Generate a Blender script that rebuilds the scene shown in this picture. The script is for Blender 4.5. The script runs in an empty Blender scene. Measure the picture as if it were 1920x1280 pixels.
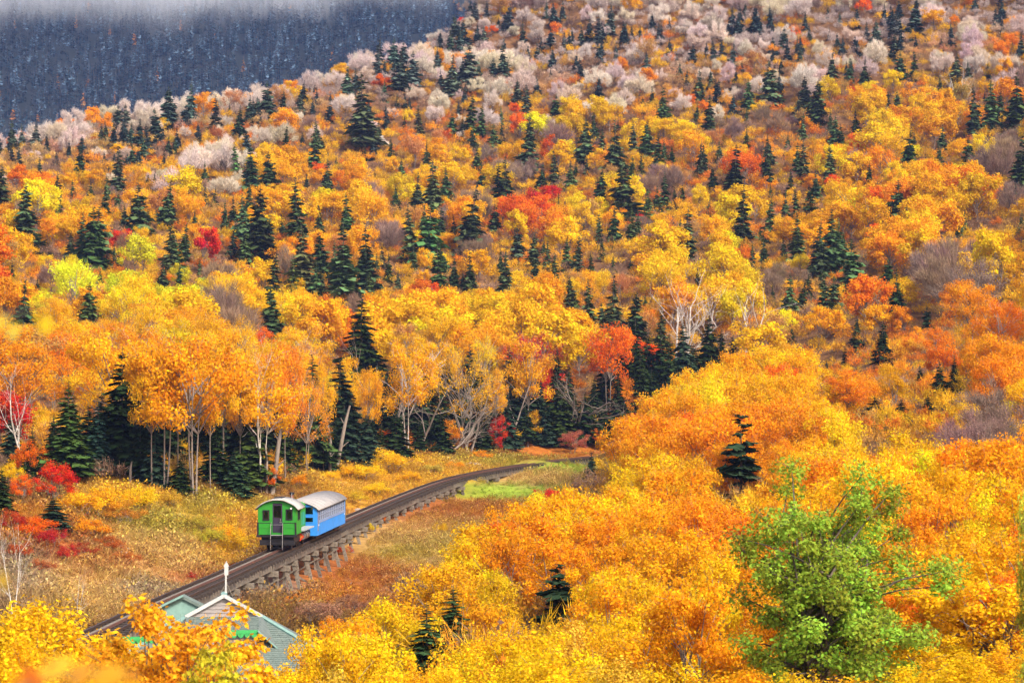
import bpy, math, random
import numpy as np
from mathutils import Vector, Matrix

# ------------------------------------------------------------------ camera, light, exposure
SC = bpy.context.scene
COL = SC.collection
F = 100.0 / 36.0 * 1920.0                 # focal length in pixels of the 1920 wide photograph
PITCH = math.atan(260.0 / F)
cam_d = bpy.data.cameras.new('camera'); cam = bpy.data.objects.new('camera', cam_d); COL.objects.link(cam)
cam_d.sensor_width = 36.0; cam_d.lens = 100.0
cam_d.clip_start = 0.2; cam_d.clip_end = 9000.0
cam.location = (0, 0, 0); cam.rotation_euler = (math.pi / 2 + PITCH, 0, 0)
cam_d.dof.use_dof = True; cam_d.dof.focus_distance = 190.0; cam_d.dof.aperture_fstop = 5.6
SC.camera = cam

SUN_EL, SUN_AZ = math.radians(42), math.radians(142)      # azimuth from +Y towards +X: behind the camera, to the right
world = bpy.data.worlds.new("World"); SC.world = world; world.use_nodes = True
wn = world.node_tree; wn.nodes.clear()
w_out = wn.nodes.new('ShaderNodeOutputWorld'); w_bg = wn.nodes.new('ShaderNodeBackground')
w_sky = wn.nodes.new('ShaderNodeTexSky'); w_sky.sky_type = 'NISHITA'; w_sky.sun_disc = False
w_sky.sun_elevation = SUN_EL; w_sky.sun_rotation = SUN_AZ
w_sky.air_density = 1.0; w_sky.dust_density = 6.0; w_sky.ozone_density = 0.6
w_bg.inputs['Strength'].default_value = 0.10
wn.links.new(w_sky.outputs[0], w_bg.inputs[0]); wn.links.new(w_bg.outputs[0], w_out.inputs[0])

sun_d = bpy.data.lights.new('sun', 'SUN'); sun = bpy.data.objects.new('sun', sun_d); COL.objects.link(sun)
sun_d.energy = 1.5; sun_d.angle = math.radians(10); sun_d.color = (1.0, 0.95, 0.86)
sdir = Vector((math.cos(SUN_EL) * math.sin(SUN_AZ), math.cos(SUN_EL) * math.cos(SUN_AZ), math.sin(SUN_EL)))
sun.rotation_euler = sdir.to_track_quat('Z', 'Y').to_euler(); sun.location = (40, -60, 80)

SC.view_settings.view_transform = 'Standard'; SC.view_settings.look = 'None'
SC.view_settings.gamma = 1.0; SC.view_settings.use_curve_mapping = False
SC.view_settings.exposure = 1.42
SC.cycles.max_bounces = 6; SC.cycles.diffuse_bounces = 3; SC.cycles.glossy_bounces = 2
SC.cycles.transmission_bounces = 3; SC.cycles.volume_bounces = 6; SC.cycles.transparent_max_bounces = 6
SC.cycles.caustics_reflective = False; SC.cycles.caustics_refractive = False

rng = np.random.default_rng(11)
RND = random.Random(5)

# ------------------------------------------------------------------ small helpers
def P(px, py, d):
    """photo pixel and distance along the view (world Y) -> world point"""
    xc = (px - 960.0) / F; yc = (640.0 - py) / F
    dy = math.cos(PITCH) - yc * math.sin(PITCH); dz = math.sin(PITCH) + yc * math.cos(PITCH)
    t = d / dy
    return np.array((xc * t, d, dz * t))

def proj(x, y, z):
    fw = y * math.cos(PITCH) + z * math.sin(PITCH); up = -y * math.sin(PITCH) + z * math.cos(PITCH)
    fw = np.maximum(fw, 0.1)
    return 960.0 + F * x / fw, 640.0 - F * up / fw

def tag(o, label=None, cat=None, group=None, kind=None):
    if label: o['label'] = label
    if cat: o['category'] = cat
    if group: o['group'] = group
    if kind: o['kind'] = kind
    return o

def empty(name, loc=(0, 0, 0), rot=(0, 0, 0)):
    o = bpy.data.objects.new(name, None); COL.objects.link(o)
    o.location = loc; o.rotation_euler = rot; o.empty_display_size = 0.3
    return o

def link(name, me, parent=None, loc=(0, 0, 0), rot=(0, 0, 0), scl=(1, 1, 1), tint=None):
    o = bpy.data.objects.new(name, me); COL.objects.link(o)
    o.location = loc; o.rotation_euler = rot; o.scale = scl
    if parent: o.parent = parent
    if tint is not None: o['tint'] = [float(c) for c in tint]
    return o

def mesh_np(name, parts, mats, smooth=False):
    """parts: (V, F, material index, var or None); F any one polygon size per part"""
    Vs, idx, start, tot, mi, var = [], [], [], [], [], []
    off = 0; lo = 0
    for V, Fc, m, v in parts:
        V = np.asarray(V, float).reshape(-1, 3); Fc = np.asarray(Fc, int)
        if len(Fc) == 0: continue
        k = Fc.shape[1]
        Vs.append(V); idx.append((Fc + off).ravel())
        start.append(lo + np.arange(len(Fc)) * k); tot.append(np.full(len(Fc), k)); mi.append(np.full(len(Fc), m))
        var.append(np.full(len(V), .5) if v is None else np.asarray(v, float))
        off += len(V); lo += Fc.size
    V = np.concatenate(Vs); idx = np.concatenate(idx); start = np.concatenate(start); tot = np.concatenate(tot)
    me = bpy.data.meshes.new(name)
    me.vertices.add(len(V)); me.vertices.foreach_set('co', V.ravel())
    me.loops.add(len(idx)); me.loops.foreach_set('vertex_index', idx.astype(np.int32))
    me.polygons.add(len(start)); me.polygons.foreach_set('loop_start', start.astype(np.int32))
    me.polygons.foreach_set('loop_total', tot.astype(np.int32))
    me.polygons.foreach_set('material_index', np.concatenate(mi).astype(np.int32))
    if smooth: me.polygons.foreach_set('use_smooth', np.ones(len(start), bool))
    a = me.attributes.new('var', 'FLOAT', 'POINT'); a.data.foreach_set('value', np.concatenate(var).astype(np.float32))
    for m in mats: me.materials.append(m)
    me.update(calc_edges=True); me.validate()
    return me

class MB:
    def __init__(s): s.V = []; s.F = []
    def add(s, V, Fc):
        o = len(s.V); s.V += [tuple(v) for v in V]; s.F += [tuple(i + o for i in f) for f in Fc]; return s
    def box(s, x0, x1, y0, y1, z0, z1):
        return s.add([(x0, y0, z0), (x1, y0, z0), (x1, y1, z0), (x0, y1, z0), (x0, y0, z1), (x1, y0, z1), (x1, y1, z1), (x0, y1, z1)],
                     [(3, 2, 1, 0), (4, 5, 6, 7), (0, 1, 5, 4), (1, 2, 6, 5), (2, 3, 7, 6), (3, 0, 4, 7)])
    def beam(s, a, b, w, h, up=(0, 0, 1)):
        a = np.array(a, float); b = np.array(b, float); d = b - a; d /= np.linalg.norm(d)
        u = np.cross(d, np.array(up, float)); n = np.linalg.norm(u); u = u / n if n > 1e-6 else np.array((1., 0, 0)); v = np.cross(u, d)
        q = [(-.5, -.5), (.5, -.5), (.5, .5), (-.5, .5)]
        return s.add([a + u * i * w + v * j * h for i, j in q] + [b + u * i * w + v * j * h for i, j in q],
                     [(0, 1, 2, 3), (7, 6, 5, 4), (0, 4, 5, 1), (1, 5, 6, 2), (2, 6, 7, 3), (3, 7, 4, 0)])
    def tube(s, pts, r, k=8, r1=None, cap=True):
        pts = [np.array(p, float) for p in pts]; o = len(s.V); n = len(pts)
        for i, p in enumerate(pts):
            d = pts[min(i + 1, n - 1)] - pts[max(i - 1, 0)]; d /= np.linalg.norm(d) + 1e-9
            u = np.cross(d, (0.13, 0.37, 0.92)); u /= np.linalg.norm(u) + 1e-9; v = np.cross(d, u)
            rr = r if r1 is None else r + (r1 - r) * i / max(n - 1, 1)
            for j in range(k):
                a = 2 * math.pi * j / k; s.V.append(tuple(p + (u * math.cos(a) + v * math.sin(a)) * rr))
        for i in range(n - 1):
            for j in range(k):
                j2 = (j + 1) % k; s.F.append((o + i * k + j, o + i * k + j2, o + (i + 1) * k + j2, o + (i + 1) * k + j))
        if cap:
            s.F.append(tuple(o + j for j in range(k))[::-1]); s.F.append(tuple(o + (n - 1) * k + j for j in range(k)))
        return s
    def extr(s, prof, y0, y1, axis='y'):
        n = len(prof)
        V = [(x, y0, z) for x, z in prof] + [(x, y1, z) for x, z in prof]
        return s.add(V, [tuple(range(n)), tuple(range(2 * n - 1, n - 1, -1))] + [(i, i + n, (i + 1) % n + n, (i + 1) % n) for i in range(n)])
    def mesh(s, name, mats, smooth=False):
        me = bpy.data.meshes.new(name); me.from_pydata(s.V, [], s.F)
        for m in (mats if isinstance(mats, list) else [mats]): me.materials.append(m)
        if smooth:
            for p in me.polygons: p.use_smooth = True
        import bmesh
        bm = bmesh.new(); bm.from_mesh(me); bmesh.ops.recalc_face_normals(bm, faces=bm.faces); bm.to_mesh(me); bm.free()
        me.update(); return me
    def build(s, name, mat, parent=None, smooth=False, **k):
        return link(name, s.mesh(name, mat, smooth), parent, **k)

# ------------------------------------------------------------------ materials
def new_mat(name):
    m = bpy.data.materials.new(name); m.use_nodes = True; n = m.node_tree; n.nodes.clear()
    out = n.nodes.new('ShaderNodeOutputMaterial'); return m, n, out

def N(n, t, **kw):
    x = n.nodes.new(t)
    for k, v in kw.items(): setattr(x, k, v)
    return x

def mixrgb(n, fac, a, b, mode='MIX'):
    x = N(n, 'ShaderNodeMix', data_type='RGBA', blend_type=mode)
    for s, v in ((x.inputs[0], fac), (x.inputs[6], a), (x.inputs[7], b)):
        if hasattr(v, 'is_linked'): n.links.new(v, s)
        elif isinstance(v, (int, float)): s.default_value = v
        else: s.default_value = (*v, 1)
    return x.outputs[2]

def ramp(n, fac, stops):
    r = N(n, 'ShaderNodeValToRGB'); n.links.new(fac, r.inputs[0])
    e = r.color_ramp.elements
    while len(e) < len(stops): e.new(.5)
    for k, (p, c) in zip(e, stops): k.position = p; k.color = (*c, 1) if len(c) == 3 else c
    return r.outputs[0]

def noise(n, scale, detail=4, rough=.6, coord='Object', vec_scale=None, dist=0):
    tc = N(n, 'ShaderNodeTexCoord'); t = N(n, 'ShaderNodeTexNoise'); t.inputs['Scale'].default_value = scale
    t.inputs['Detail'].default_value = detail; t.inputs['Roughness'].default_value = rough; t.inputs['Distortion'].default_value = dist
    if vec_scale:
        mp = N(n, 'ShaderNodeMapping'); mp.inputs['Scale'].default_value = vec_scale
        n.links.new(tc.outputs[coord], mp.inputs[0]); n.links.new(mp.outputs[0], t.inputs['Vector'])
    else: n.links.new(tc.outputs[coord], t.inputs['Vector'])
    return t.outputs['Fac']

def surf(name, col, rough=.7, col2=None, nscale=3, amount=1., metal=0., spec=.3, vec_scale=None, bump=0.):
    m, n, out = new_mat(name); b = N(n, 'ShaderNodeBsdfPrincipled')
    b.inputs['Roughness'].default_value = rough; b.inputs['Metallic'].default_value = metal
    b.inputs['Specular IOR Level'].default_value = spec
    if col2 is None: col2 = tuple(c * .75 for c in col)
    f = noise(n, nscale, 5, .65, vec_scale=vec_scale)
    c = ramp(n, f, [(.5 - .18 * amount, col2), (.5 + .14 * amount, col)])
    n.links.new(c, b.inputs['Base Color'])
    if bump:
        bp = N(n, 'ShaderNodeBump'); bp.inputs['Strength'].default_value = bump; n.links.new(f, bp.inputs['Height']); n.links.new(bp.outputs[0], b.inputs['Normal'])
    n.links.new(b.outputs[0], out.inputs[0]); return m

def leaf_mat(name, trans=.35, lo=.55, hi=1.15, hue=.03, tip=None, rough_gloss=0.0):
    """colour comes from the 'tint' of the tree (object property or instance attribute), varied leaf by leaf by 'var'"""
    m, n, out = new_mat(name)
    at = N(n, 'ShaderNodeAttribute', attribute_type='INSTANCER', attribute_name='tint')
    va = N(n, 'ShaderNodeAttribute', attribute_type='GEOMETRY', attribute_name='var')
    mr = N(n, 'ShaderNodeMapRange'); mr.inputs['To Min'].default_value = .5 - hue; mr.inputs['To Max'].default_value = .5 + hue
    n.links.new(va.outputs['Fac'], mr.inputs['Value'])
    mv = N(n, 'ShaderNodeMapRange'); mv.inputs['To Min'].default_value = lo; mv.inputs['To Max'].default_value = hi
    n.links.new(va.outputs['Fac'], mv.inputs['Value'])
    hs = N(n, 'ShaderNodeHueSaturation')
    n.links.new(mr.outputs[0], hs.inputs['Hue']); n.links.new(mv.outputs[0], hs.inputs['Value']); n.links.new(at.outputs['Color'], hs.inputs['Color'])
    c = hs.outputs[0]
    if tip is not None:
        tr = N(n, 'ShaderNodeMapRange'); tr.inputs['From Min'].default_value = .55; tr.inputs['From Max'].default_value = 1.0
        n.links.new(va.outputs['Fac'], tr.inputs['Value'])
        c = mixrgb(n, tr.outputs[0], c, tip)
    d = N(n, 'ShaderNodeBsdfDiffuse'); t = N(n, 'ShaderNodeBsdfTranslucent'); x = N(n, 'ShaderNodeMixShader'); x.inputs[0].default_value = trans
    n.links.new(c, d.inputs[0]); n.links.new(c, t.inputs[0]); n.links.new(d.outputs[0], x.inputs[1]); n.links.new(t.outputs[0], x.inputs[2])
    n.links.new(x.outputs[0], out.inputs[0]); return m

M_LEAF = leaf_mat('autumn_leaf', .4, .72, 1.12, .02)
M_TWIG = leaf_mat('twig', .1, .55, 1.25, .015)
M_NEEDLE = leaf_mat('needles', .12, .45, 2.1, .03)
M_GRASS = leaf_mat('grass_blade', .3, .6, 1.2, .02)
M_BARK = surf('grey_bark', (.29, .24, .20), .9, (.13, .10, .08), 3, vec_scale=(6, 6, 1.2), bump=.3)
M_BARKDARK = surf('dark_bark', (.15, .115, .09), .9, (.06, .045, .035), 4, vec_scale=(6, 6, 1.5))
M_BIRCH = surf('white_birch_bark', (.64, .58, .51), .7, (.30, .25, .20), 3, .9, vec_scale=(1.5, 1.5, 7))

# ------------------------------------------------------------------ terrain
TRK = [(60, 1240, 110), (190, 1180, 121), (300, 1128, 133), (420, 1076, 150), (520, 1031, 166), (600, 995, 182), (660, 968.5, 197), (765, 925, 222),
       (840, 898, 243), (910, 882, 258), (1000, 867.5, 272), (1090, 857, 285), (1180, 848, 298), (1270, 840, 310)]
TP = np.array([P(*t) for t in TRK])
def catmull(pts, n):
    pts = np.vstack([2 * pts[0] - pts[1], pts, 2 * pts[-1] - pts[-2]]); out = []
    for i in range(1, len(pts) - 2):
        p0, p1, p2, p3 = pts[i - 1:i + 3]
        for t in np.linspace(0, 1, n, endpoint=False):
            out.append(.5 * ((2 * p1) + (-p0 + p2) * t + (2 * p0 - 5 * p1 + 4 * p2 - p3) * t * t + (-p0 + 3 * p1 - 3 * p2 + p3) * t ** 3))
    out.append(pts[-2]); return np.array(out)
path = catmull(TP, 30)
for _ in range(60): path[1:-1] = (path[:-2] + 2 * path[1:-1] + path[2:]) / 4
seg = np.linalg.norm(np.diff(path, axis=0), axis=1); S = np.concatenate([[0], np.cumsum(seg)]); SLEN = S[-1]
def track(s):
    s = min(max(s, 0), SLEN); return np.array([np.interp(s, S, path[:, i]) for i in range(3)])
def track_frame(s):
    a, b = track(s - .6), track(s + .6); d = b - a; d /= np.linalg.norm(d)
    r = np.cross(d, (0, 0, 1)); r /= np.linalg.norm(r); return track(s), d, r, np.cross(r, d)
def s_at(y): return float(np.interp(y, path[:, 1], S))

def gap(d):      # rail head above the ground
    return float(np.interp(d, [110, 121, 140, 150, 157, 165, 186, 192, 200, 226, 236, 247, 258, 266, 276, 285, 310],
                              [.9, .95, .95, 1.15, 2.1, 2.3, 2.1, 1.4, 1.15, 1.1, 1.7, 1.75, 1.0, .45, .55, 1.0, 1.0]))
anch = []
for y in np.linspace(110, 310, 41):
    c, d, r, u = track_frame(s_at(y)); g = gap(y)
    anch.append((c[0], c[1], c[2] - g))
    p = c + r * 4.0; anch.append((p[0], p[1], c[2] - g - .2))
    p = c - r * 4.0; anch.append((p[0], p[1], c[2] - min(g, 1.2) + .1))
GP = [  # ground seen at photo pixel (x, y), metres away
 (863, 1092, 165), (750, 1110, 158), (640, 1160, 145), (940, 985, 190), (1000, 935, 222), (1000, 893, 250), (1120, 900, 235),
 (0, 1010, 150), (200, 1010, 160), (0, 950, 170), (250, 950, 180), (100, 1100, 135), (0, 1180, 110), (420, 945, 190), (0, 905, 188),
 (310, 921, 190), (375, 936, 188), (500, 927, 195), (630, 888, 218), (870, 850, 248), (1000, 838, 275), (1110, 826, 290),
 (1215, 792, 300), (740, 868, 232), (160, 915, 188),
 (960, 750, 325), (960, 680, 360), (960, 560, 430), (960, 420, 505), (960, 270, 575), (960, 120, 640), (960, -40, 705), (960, -180, 765),
 (480, 800, 280), (480, 700, 335), (480, 560, 410), (480, 420, 480), (480, 300, 550), (480, 215, 600),
 (0, 800, 240), (0, 700, 290), (0, 560, 375), (0, 430, 460), (0, 330, 540), (0, 300, 570), (240, 245, 600), (-200, 800, 230), (-200, 400, 470), (-200, 345, 560),
 (720, 130, 625), (880, 45, 665), (720, 300, 560),
 (1300, 740, 305), (1300, 640, 365), (1300, 500, 440), (1300, 350, 515), (1300, 200, 580), (1300, 40, 650), (1300, -120, 720),
 (1600, 690, 290), (1600, 560, 390), (1600, 420, 460), (1600, 250, 540), (1600, 80, 610), (1600, -80, 680),
 (1920, 690, 255), (1920, 560, 340), (1920, 420, 420), (1920, 250, 505), (1920, 80, 575), (1920, -80, 640),
 (2150, 650, 250), (2150, 400, 410), (2150, 100, 555), (2150, -60, 620),
 (1390, 950, 170), (1390, 850, 205), (1300, 800, 240), (1700, 800, 215), (1920, 830, 190), (2150, 830, 180), (1600, 930, 160), (1920, 1000, 130),
 (1250, 1010, 160), (1250, 1120, 118), (1100, 1100, 135), (950, 1150, 122), (800, 1230, 105), (1400, 1250, 82), (1700, 1300, 64), (1920, 1200, 78), (2150, 1100, 85),
 (1000, 1300, 84), (600, 1420, 80), (300, 1450, 75), (0, 1420, 64), (-200, 1350, 70), (1300, 1400, 55), (960, 1500, 46), (400, 1560, 45), (1600, 1500, 42), (1920, 1500, 40),
 (420, 1420, 102), (300, 1395, 106), (560, 1400, 102), (420, 1330, 112),
 (960, 1900, 18), (300, 1900, 18), (1600, 1900, 18)]
for g in GP: anch.append(tuple(P(*g)))
for x in (-30, 0, 30):
    anch.append((x, 0, -1.9)); anch.append((x, -80, -3.0)); anch.append((x, 8, -2.4))
# behind the skyline the hill drops away
for (px, py, d, dz) in [(0, 300, 570, 0), (240, 245, 600, 0), (480, 215, 600, 0), (720, 130, 625, 0), (880, 45, 665, 0), (-200, 345, 560, 0)]:
    p = P(px, py, d)
    for k, dd in ((40, -1), (110, -14), (200, -40)): anch.append((p[0] * (1 + k / d), p[1] + k, p[2] + dd))
A = np.array(anch); NA = len(A)
def phi(a, b):
    return np.sqrt(((a[:, None, :2] - b[None, :, :2]) ** 2).sum(-1) + 5.0 ** 2)
K = phi(A, A) - 0; K[np.arange(NA), np.arange(NA)] -= .35
Pm = np.c_[np.ones(NA), A[:, :2] / 100]
SYS = np.zeros((NA + 3, NA + 3)); SYS[:NA, :NA] = K; SYS[:NA, NA:] = Pm; SYS[NA:, :NA] = Pm.T
WT = np.linalg.solve(SYS, np.r_[A[:, 2], 0, 0, 0])
def lumps(x, y):
    return (np.sin(x * .21 + np.sin(y * .13) * 2) * np.cos(y * .17 + 1.3 * np.sin(x * .11)) * .5 + np.sin(x * .53 + y * .41) * np.sin(y * .61 - x * .23) * .25)
def zterr(x, y):
    x = np.atleast_1d(np.asarray(x, float)); y = np.atleast_1d(np.asarray(y, float)); out = np.empty(len(x))
    ye = np.clip(y, -80, 800); lim = .235 * np.maximum(ye, 0) + 34; xe = np.clip(x, -lim, lim)
    q = np.c_[xe, ye]
    for i in range(0, len(q), 4000):
        qq = q[i:i + 4000]; out[i:i + 4000] = phi(qq, A) @ WT[:NA] + np.c_[np.ones(len(qq)), qq / 100] @ WT[NA:]
    out += np.sign(x) * np.maximum(np.abs(x) - lim, 0) * .02 * (x > 0)
    out = out + lumps(x, y) * np.clip((y - 270) / 120, 0, 1) * 1.6
    far = .34 * (y - 1200) + 95 + 14 * np.sin(x * .012 + 1) * np.clip((y - 1000) / 300, 0, 1) + 5 * lumps(x * .12, y * .12)
    far = np.where(y > 2300, far[...] * 0 + .34 * 1100 + 95 + (y - 2300) * .03, far)
    k = np.clip((y - 830) / 260, 0, 1); k = k * k * (3 - 2 * k)
    return out * (1 - k) + np.where(y > 830, far, 0) * k
def zt1(x, y): return float(zterr([x], [y])[0])

DD = np.concatenate([np.arange(24, 330, .75), np.arange(330, 830, 1.5)])
def ground_at(px, py):
    """first ground hit behind a photo pixel -> world point (or None)"""
    a = P(px, py, 1.0); x = a[0] * DD; z = a[2] * DD
    h = z - zterr(x, DD); w = np.where((h[:-1] > 0) & (h[1:] <= 0))[0]
    if len(w) == 0: return None
    i = w[0]; t = h[i] / (h[i] - h[i + 1]); d = DD[i] + t * (DD[i + 1] - DD[i])
    return np.array((a[0] * d, d, a[2] * d))

gx = np.unique(np.round(np.concatenate([np.arange(-70, 70.1, 2), np.arange(-220, 220.1, 6), np.arange(-1500, 1500.1, 60), [-4000, 4000]]), 2))
gy = np.unique(np.round(np.concatenate([np.arange(-100, 60, 5), np.arange(60, 330, 2), np.arange(330, 900, 6), np.arange(900, 2700, 40), np.arange(2700, 5200, 250)]), 2))
GX, GY = np.meshgrid(gx, gy); gz = zterr(GX.ravel(), GY.ravel())
nx, ny = len(gx), len(gy)
ii = (np.arange(ny - 1)[:, None] * nx + np.arange(nx - 1)[None, :]).ravel()
GF = np.c_[ii, ii + 1, ii + 1 + nx, ii + nx]

# real colours of the ground cover, zone by zone (as seen from the photograph)
TAN, RUST, DRED, OLIVE, OCHRE, LIME, GREYB, ORNG, LITTER = (.56, .35, .12), (.40, .13, .035), (.32, .035, .018), (.36, .30, .045), (.66, .36, .03), (.30, .42, .04), (.24, .20, .18), (.50, .17, .02), (.22, .115, .05)
GZ = [(940, 925, 75, 14, LIME), (1035, 880, 55, 9, LIME), (990, 895, 55, 10, TAN), (830, 965, 120, 26, RUST), (780, 1000, 130, 25, TAN), (770, 1040, 70, 18, OLIVE), (690, 1075, 110, 30, RUST),
      (870, 1010, 60, 25, OLIVE), (620, 1105, 60, 22, ORNG), (540, 1105, 60, 14, GREYB), (720, 1120, 60, 20, RUST), (300, 985, 120, 30, OLIVE), (420, 985, 50, 34, OCHRE), (380, 950, 70, 14, OLIVE),
      (250, 1020, 80, 22, TAN), (150, 1090, 130, 40, TAN), (200, 1060, 90, 22, RUST), (320, 1060, 80, 30, TAN), (420, 1040, 35, 18, OCHRE), (440, 1080, 40, 10, RUST), (345, 1085, 40, 10, DRED),
      (60, 990, 70, 22, ORNG), (120, 1010, 70, 22, RUST), (90, 1025, 45, 16, DRED), (180, 995, 50, 16, RUST), (40, 1080, 60, 40, GREYB), (270, 1110, 50, 14, GREYB), (870, 845, 200, 9, RUST), (980, 843, 120, 8, ORNG), (800, 880, 90, 16, OCHRE),
      (700, 905, 80, 25, OCHRE), (680, 940, 50, 14, OCHRE), (900, 865, 70, 9, OLIVE), (1050, 845, 60, 10, ORNG), (250, 940, 80, 20, OCHRE), (470, 1000, 20, 20, RUST), (830, 1060, 80, 30, TAN), (900, 960, 60, 14, RUST)]
GZA = np.array([z[:4] for z in GZ], float); GZC = np.array([z[4] for z in GZ])
def gcol(px, py):
    d = ((px[:, None] - GZA[:, 0]) / GZA[:, 2]) ** 2 + ((py[:, None] - GZA[:, 1]) / GZA[:, 3]) ** 2
    w = np.exp(-1.3 * d) ** 1.0; base = .02
    return (w @ GZC + base * np.array(LITTER)) / (w.sum(1) + base)[:, None], w

m, n, out = new_mat('ground_cover'); b = N(n, 'ShaderNodeBsdfPrincipled'); b.inputs['Roughness'].default_value = .95; b.inputs['Specular IOR Level'].default_value = .1
at = N(n, 'ShaderNodeAttribute', attribute_type='GEOMETRY', attribute_name='cover')
f1 = noise(n, .9, 8, .75); f2 = noise(n, .16, 4, .6)
c = mixrgb(n, 1.0, at.outputs['Color'], ramp(n, f1, [(.3, (.45, .42, .42)), (.7, (1.2, 1.15, 1.1))]), 'MULTIPLY')
c = mixrgb(n, ramp(n, f2, [(.45, (0, 0, 0)), (.7, (.5, .5, .5))]), c, mixrgb(n, 1.0, c, (.8, .72, .6), 'MULTIPLY'))
n.links.new(c, b.inputs['Base Color']); bp = N(n, 'ShaderNodeBump'); bp.inputs['Strength'].default_value = .6; bp.inputs['Distance'].default_value = .4
n.links.new(f1, bp.inputs['Height']); n.links.new(bp.outputs[0], b.inputs['Normal']); n.links.new(b.outputs[0], out.inputs[0])
M_GROUND = m
me = mesh_np('ground', [(np.c_[GX.ravel(), GY.ravel(), gz], GF, 0, None)], [M_GROUND], True)
gpx, gpy = proj(GX.ravel(), GY.ravel(), gz)
cc, _ = gcol(gpx, gpy)
near = (GY.ravel() > 100) & (GY.ravel() < 320)
cc[~near] = LITTER
far_m = GY.ravel() > 850; cc[far_m] = (.022, .03, .032)
ca = me.color_attributes.new('cover', 'FLOAT_COLOR', 'POINT'); ca.data.foreach_set('color', np.c_[cc, np.ones(len(cc))].astype(np.float32).ravel())
tag(link('ground', me), kind='structure')

# ------------------------------------------------------------------ air: thin haze everywhere, fog bank on the far mountain
m, n, out = new_mat('haze_air'); v = N(n, 'ShaderNodeVolumePrincipled'); v.inputs['Color'].default_value = (.34, .50, 1.0, 1)
v.inputs['Density'].default_value = 0.00009; v.inputs['Anisotropy'].default_value = .1; n.links.new(v.outputs[0], out.inputs['Volume'])
zlo = float(gz.min()) - 1.0; zhi = float(gz.max()) + 60
USE_HAZE = True
if USE_HAZE:
    tag(MB().box(-4050, 4050, -150, 5250, zlo, zhi).build('haze', m), kind='stuff')
m, n, out = new_mat('fog'); v = N(n, 'ShaderNodeVolumePrincipled'); v.inputs['Color'].default_value = (.98, .985, 1.0, 1)
tc = N(n, 'ShaderNodeTexCoord'); sp = N(n, 'ShaderNodeSeparateXYZ'); n.links.new(tc.outputs['Object'], sp.inputs[0])
nz = noise(n, .013, 5, .65)
ma = N(n, 'ShaderNodeMath', operation='MULTIPLY_ADD'); n.links.new(nz, ma.inputs[0]); ma.inputs[1].default_value = 150.; n.links.new(sp.outputs['Z'], ma.inputs[2])
mx = N(n, 'ShaderNodeMath', operation='MULTIPLY_ADD'); n.links.new(sp.outputs['X'], mx.inputs[0]); mx.inputs[1].default_value = -.06; n.links.new(ma.outputs[0], mx.inputs[2])
mr = N(n, 'ShaderNodeMapRange'); mr.inputs['From Min'].default_value = 157; mr.inputs['From Max'].default_value = 232; mr.inputs['To Min'].default_value = 0; mr.inputs['To Max'].default_value = .02
n.links.new(mx.outputs[0], mr.inputs['Value']); n.links.new(mr.outputs[0], v.inputs['Density']); n.links.new(v.outputs[0], out.inputs['Volume'])
fg = MB().box(-700, 500, 0, 700, 0, 128).build('fog_bank', m, loc=(0, 1400, 215)); tag(fg, kind='stuff')

# ------------------------------------------------------------------ plants: shapes
def seg_tubes(P0, P1, R0, R1, k=4):
    P0, P1 = np.asarray(P0), np.asarray(P1); n = len(P0)
    d = P1 - P0; d = d / (np.linalg.norm(d, axis=1, keepdims=True) + 1e-9)
    ref = np.where(np.abs(d[:, 2:3]) > .9, np.array([[1., 0, 0]]), np.array([[0, 0, 1.]]))
    u = np.cross(d, ref); u /= np.linalg.norm(u, axis=1, keepdims=True); v = np.cross(d, u)
    a = 2 * np.pi * np.arange(k) / k
    ring = u[:, None] * np.cos(a)[None, :, None] + v[:, None] * np.sin(a)[None, :, None]
    V = np.concatenate([P0[:, None] + ring * np.asarray(R0)[:, None, None], P1[:, None] + ring * np.asarray(R1)[:, None, None]], 1).reshape(-1, 3)
    j = np.arange(k); f = np.stack([j, (j + 1) % k, (j + 1) % k + k, j + k], 1)
    return V, (f[None] + (np.arange(n) * 2 * k)[:, None, None]).reshape(-1, 4)

def unit(v): return v / (np.linalg.norm(v, axis=-1, keepdims=True) + 1e-9)

def cards(C, Nn, L, Wd, g, T=None):
    """leaf shaped rhombs: centre, normal, half length, half width"""
    n = len(C); Nn = unit(Nn)
    if T is None: T = unit(np.cross(Nn, g.normal(size=(n, 3))))
    else: T = unit(T - Nn * (T * Nn).sum(1, keepdims=True))
    B = np.cross(Nn, T); L = L[:, None]; Wd = Wd[:, None]
    V = np.stack([C + T * L, C + B * Wd - T * L * .15, C - T * L, C - B * Wd - T * L * .15], 1).reshape(-1, 3)
    return V, np.arange(4 * n).reshape(-1, 4)

def blades(A0, D, w, g):
    """thin tapering twigs: base, vector, half width"""
    n = len(A0); s = unit(np.cross(D, g.normal(size=(n, 3)))) * np.asarray(w).reshape(-1, 1)
    V = np.stack([A0 - s, A0 + s, A0 + D], 1).reshape(-1, 3); return V, np.arange(3 * n).reshape(-1, 3)

def bez(p0, p1, p2, n):
    t = np.linspace(0, 1, n + 1)[:, None]; return (1 - t) ** 2 * p0 + 2 * t * (1 - t) * p1 + t * t * p2

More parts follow.
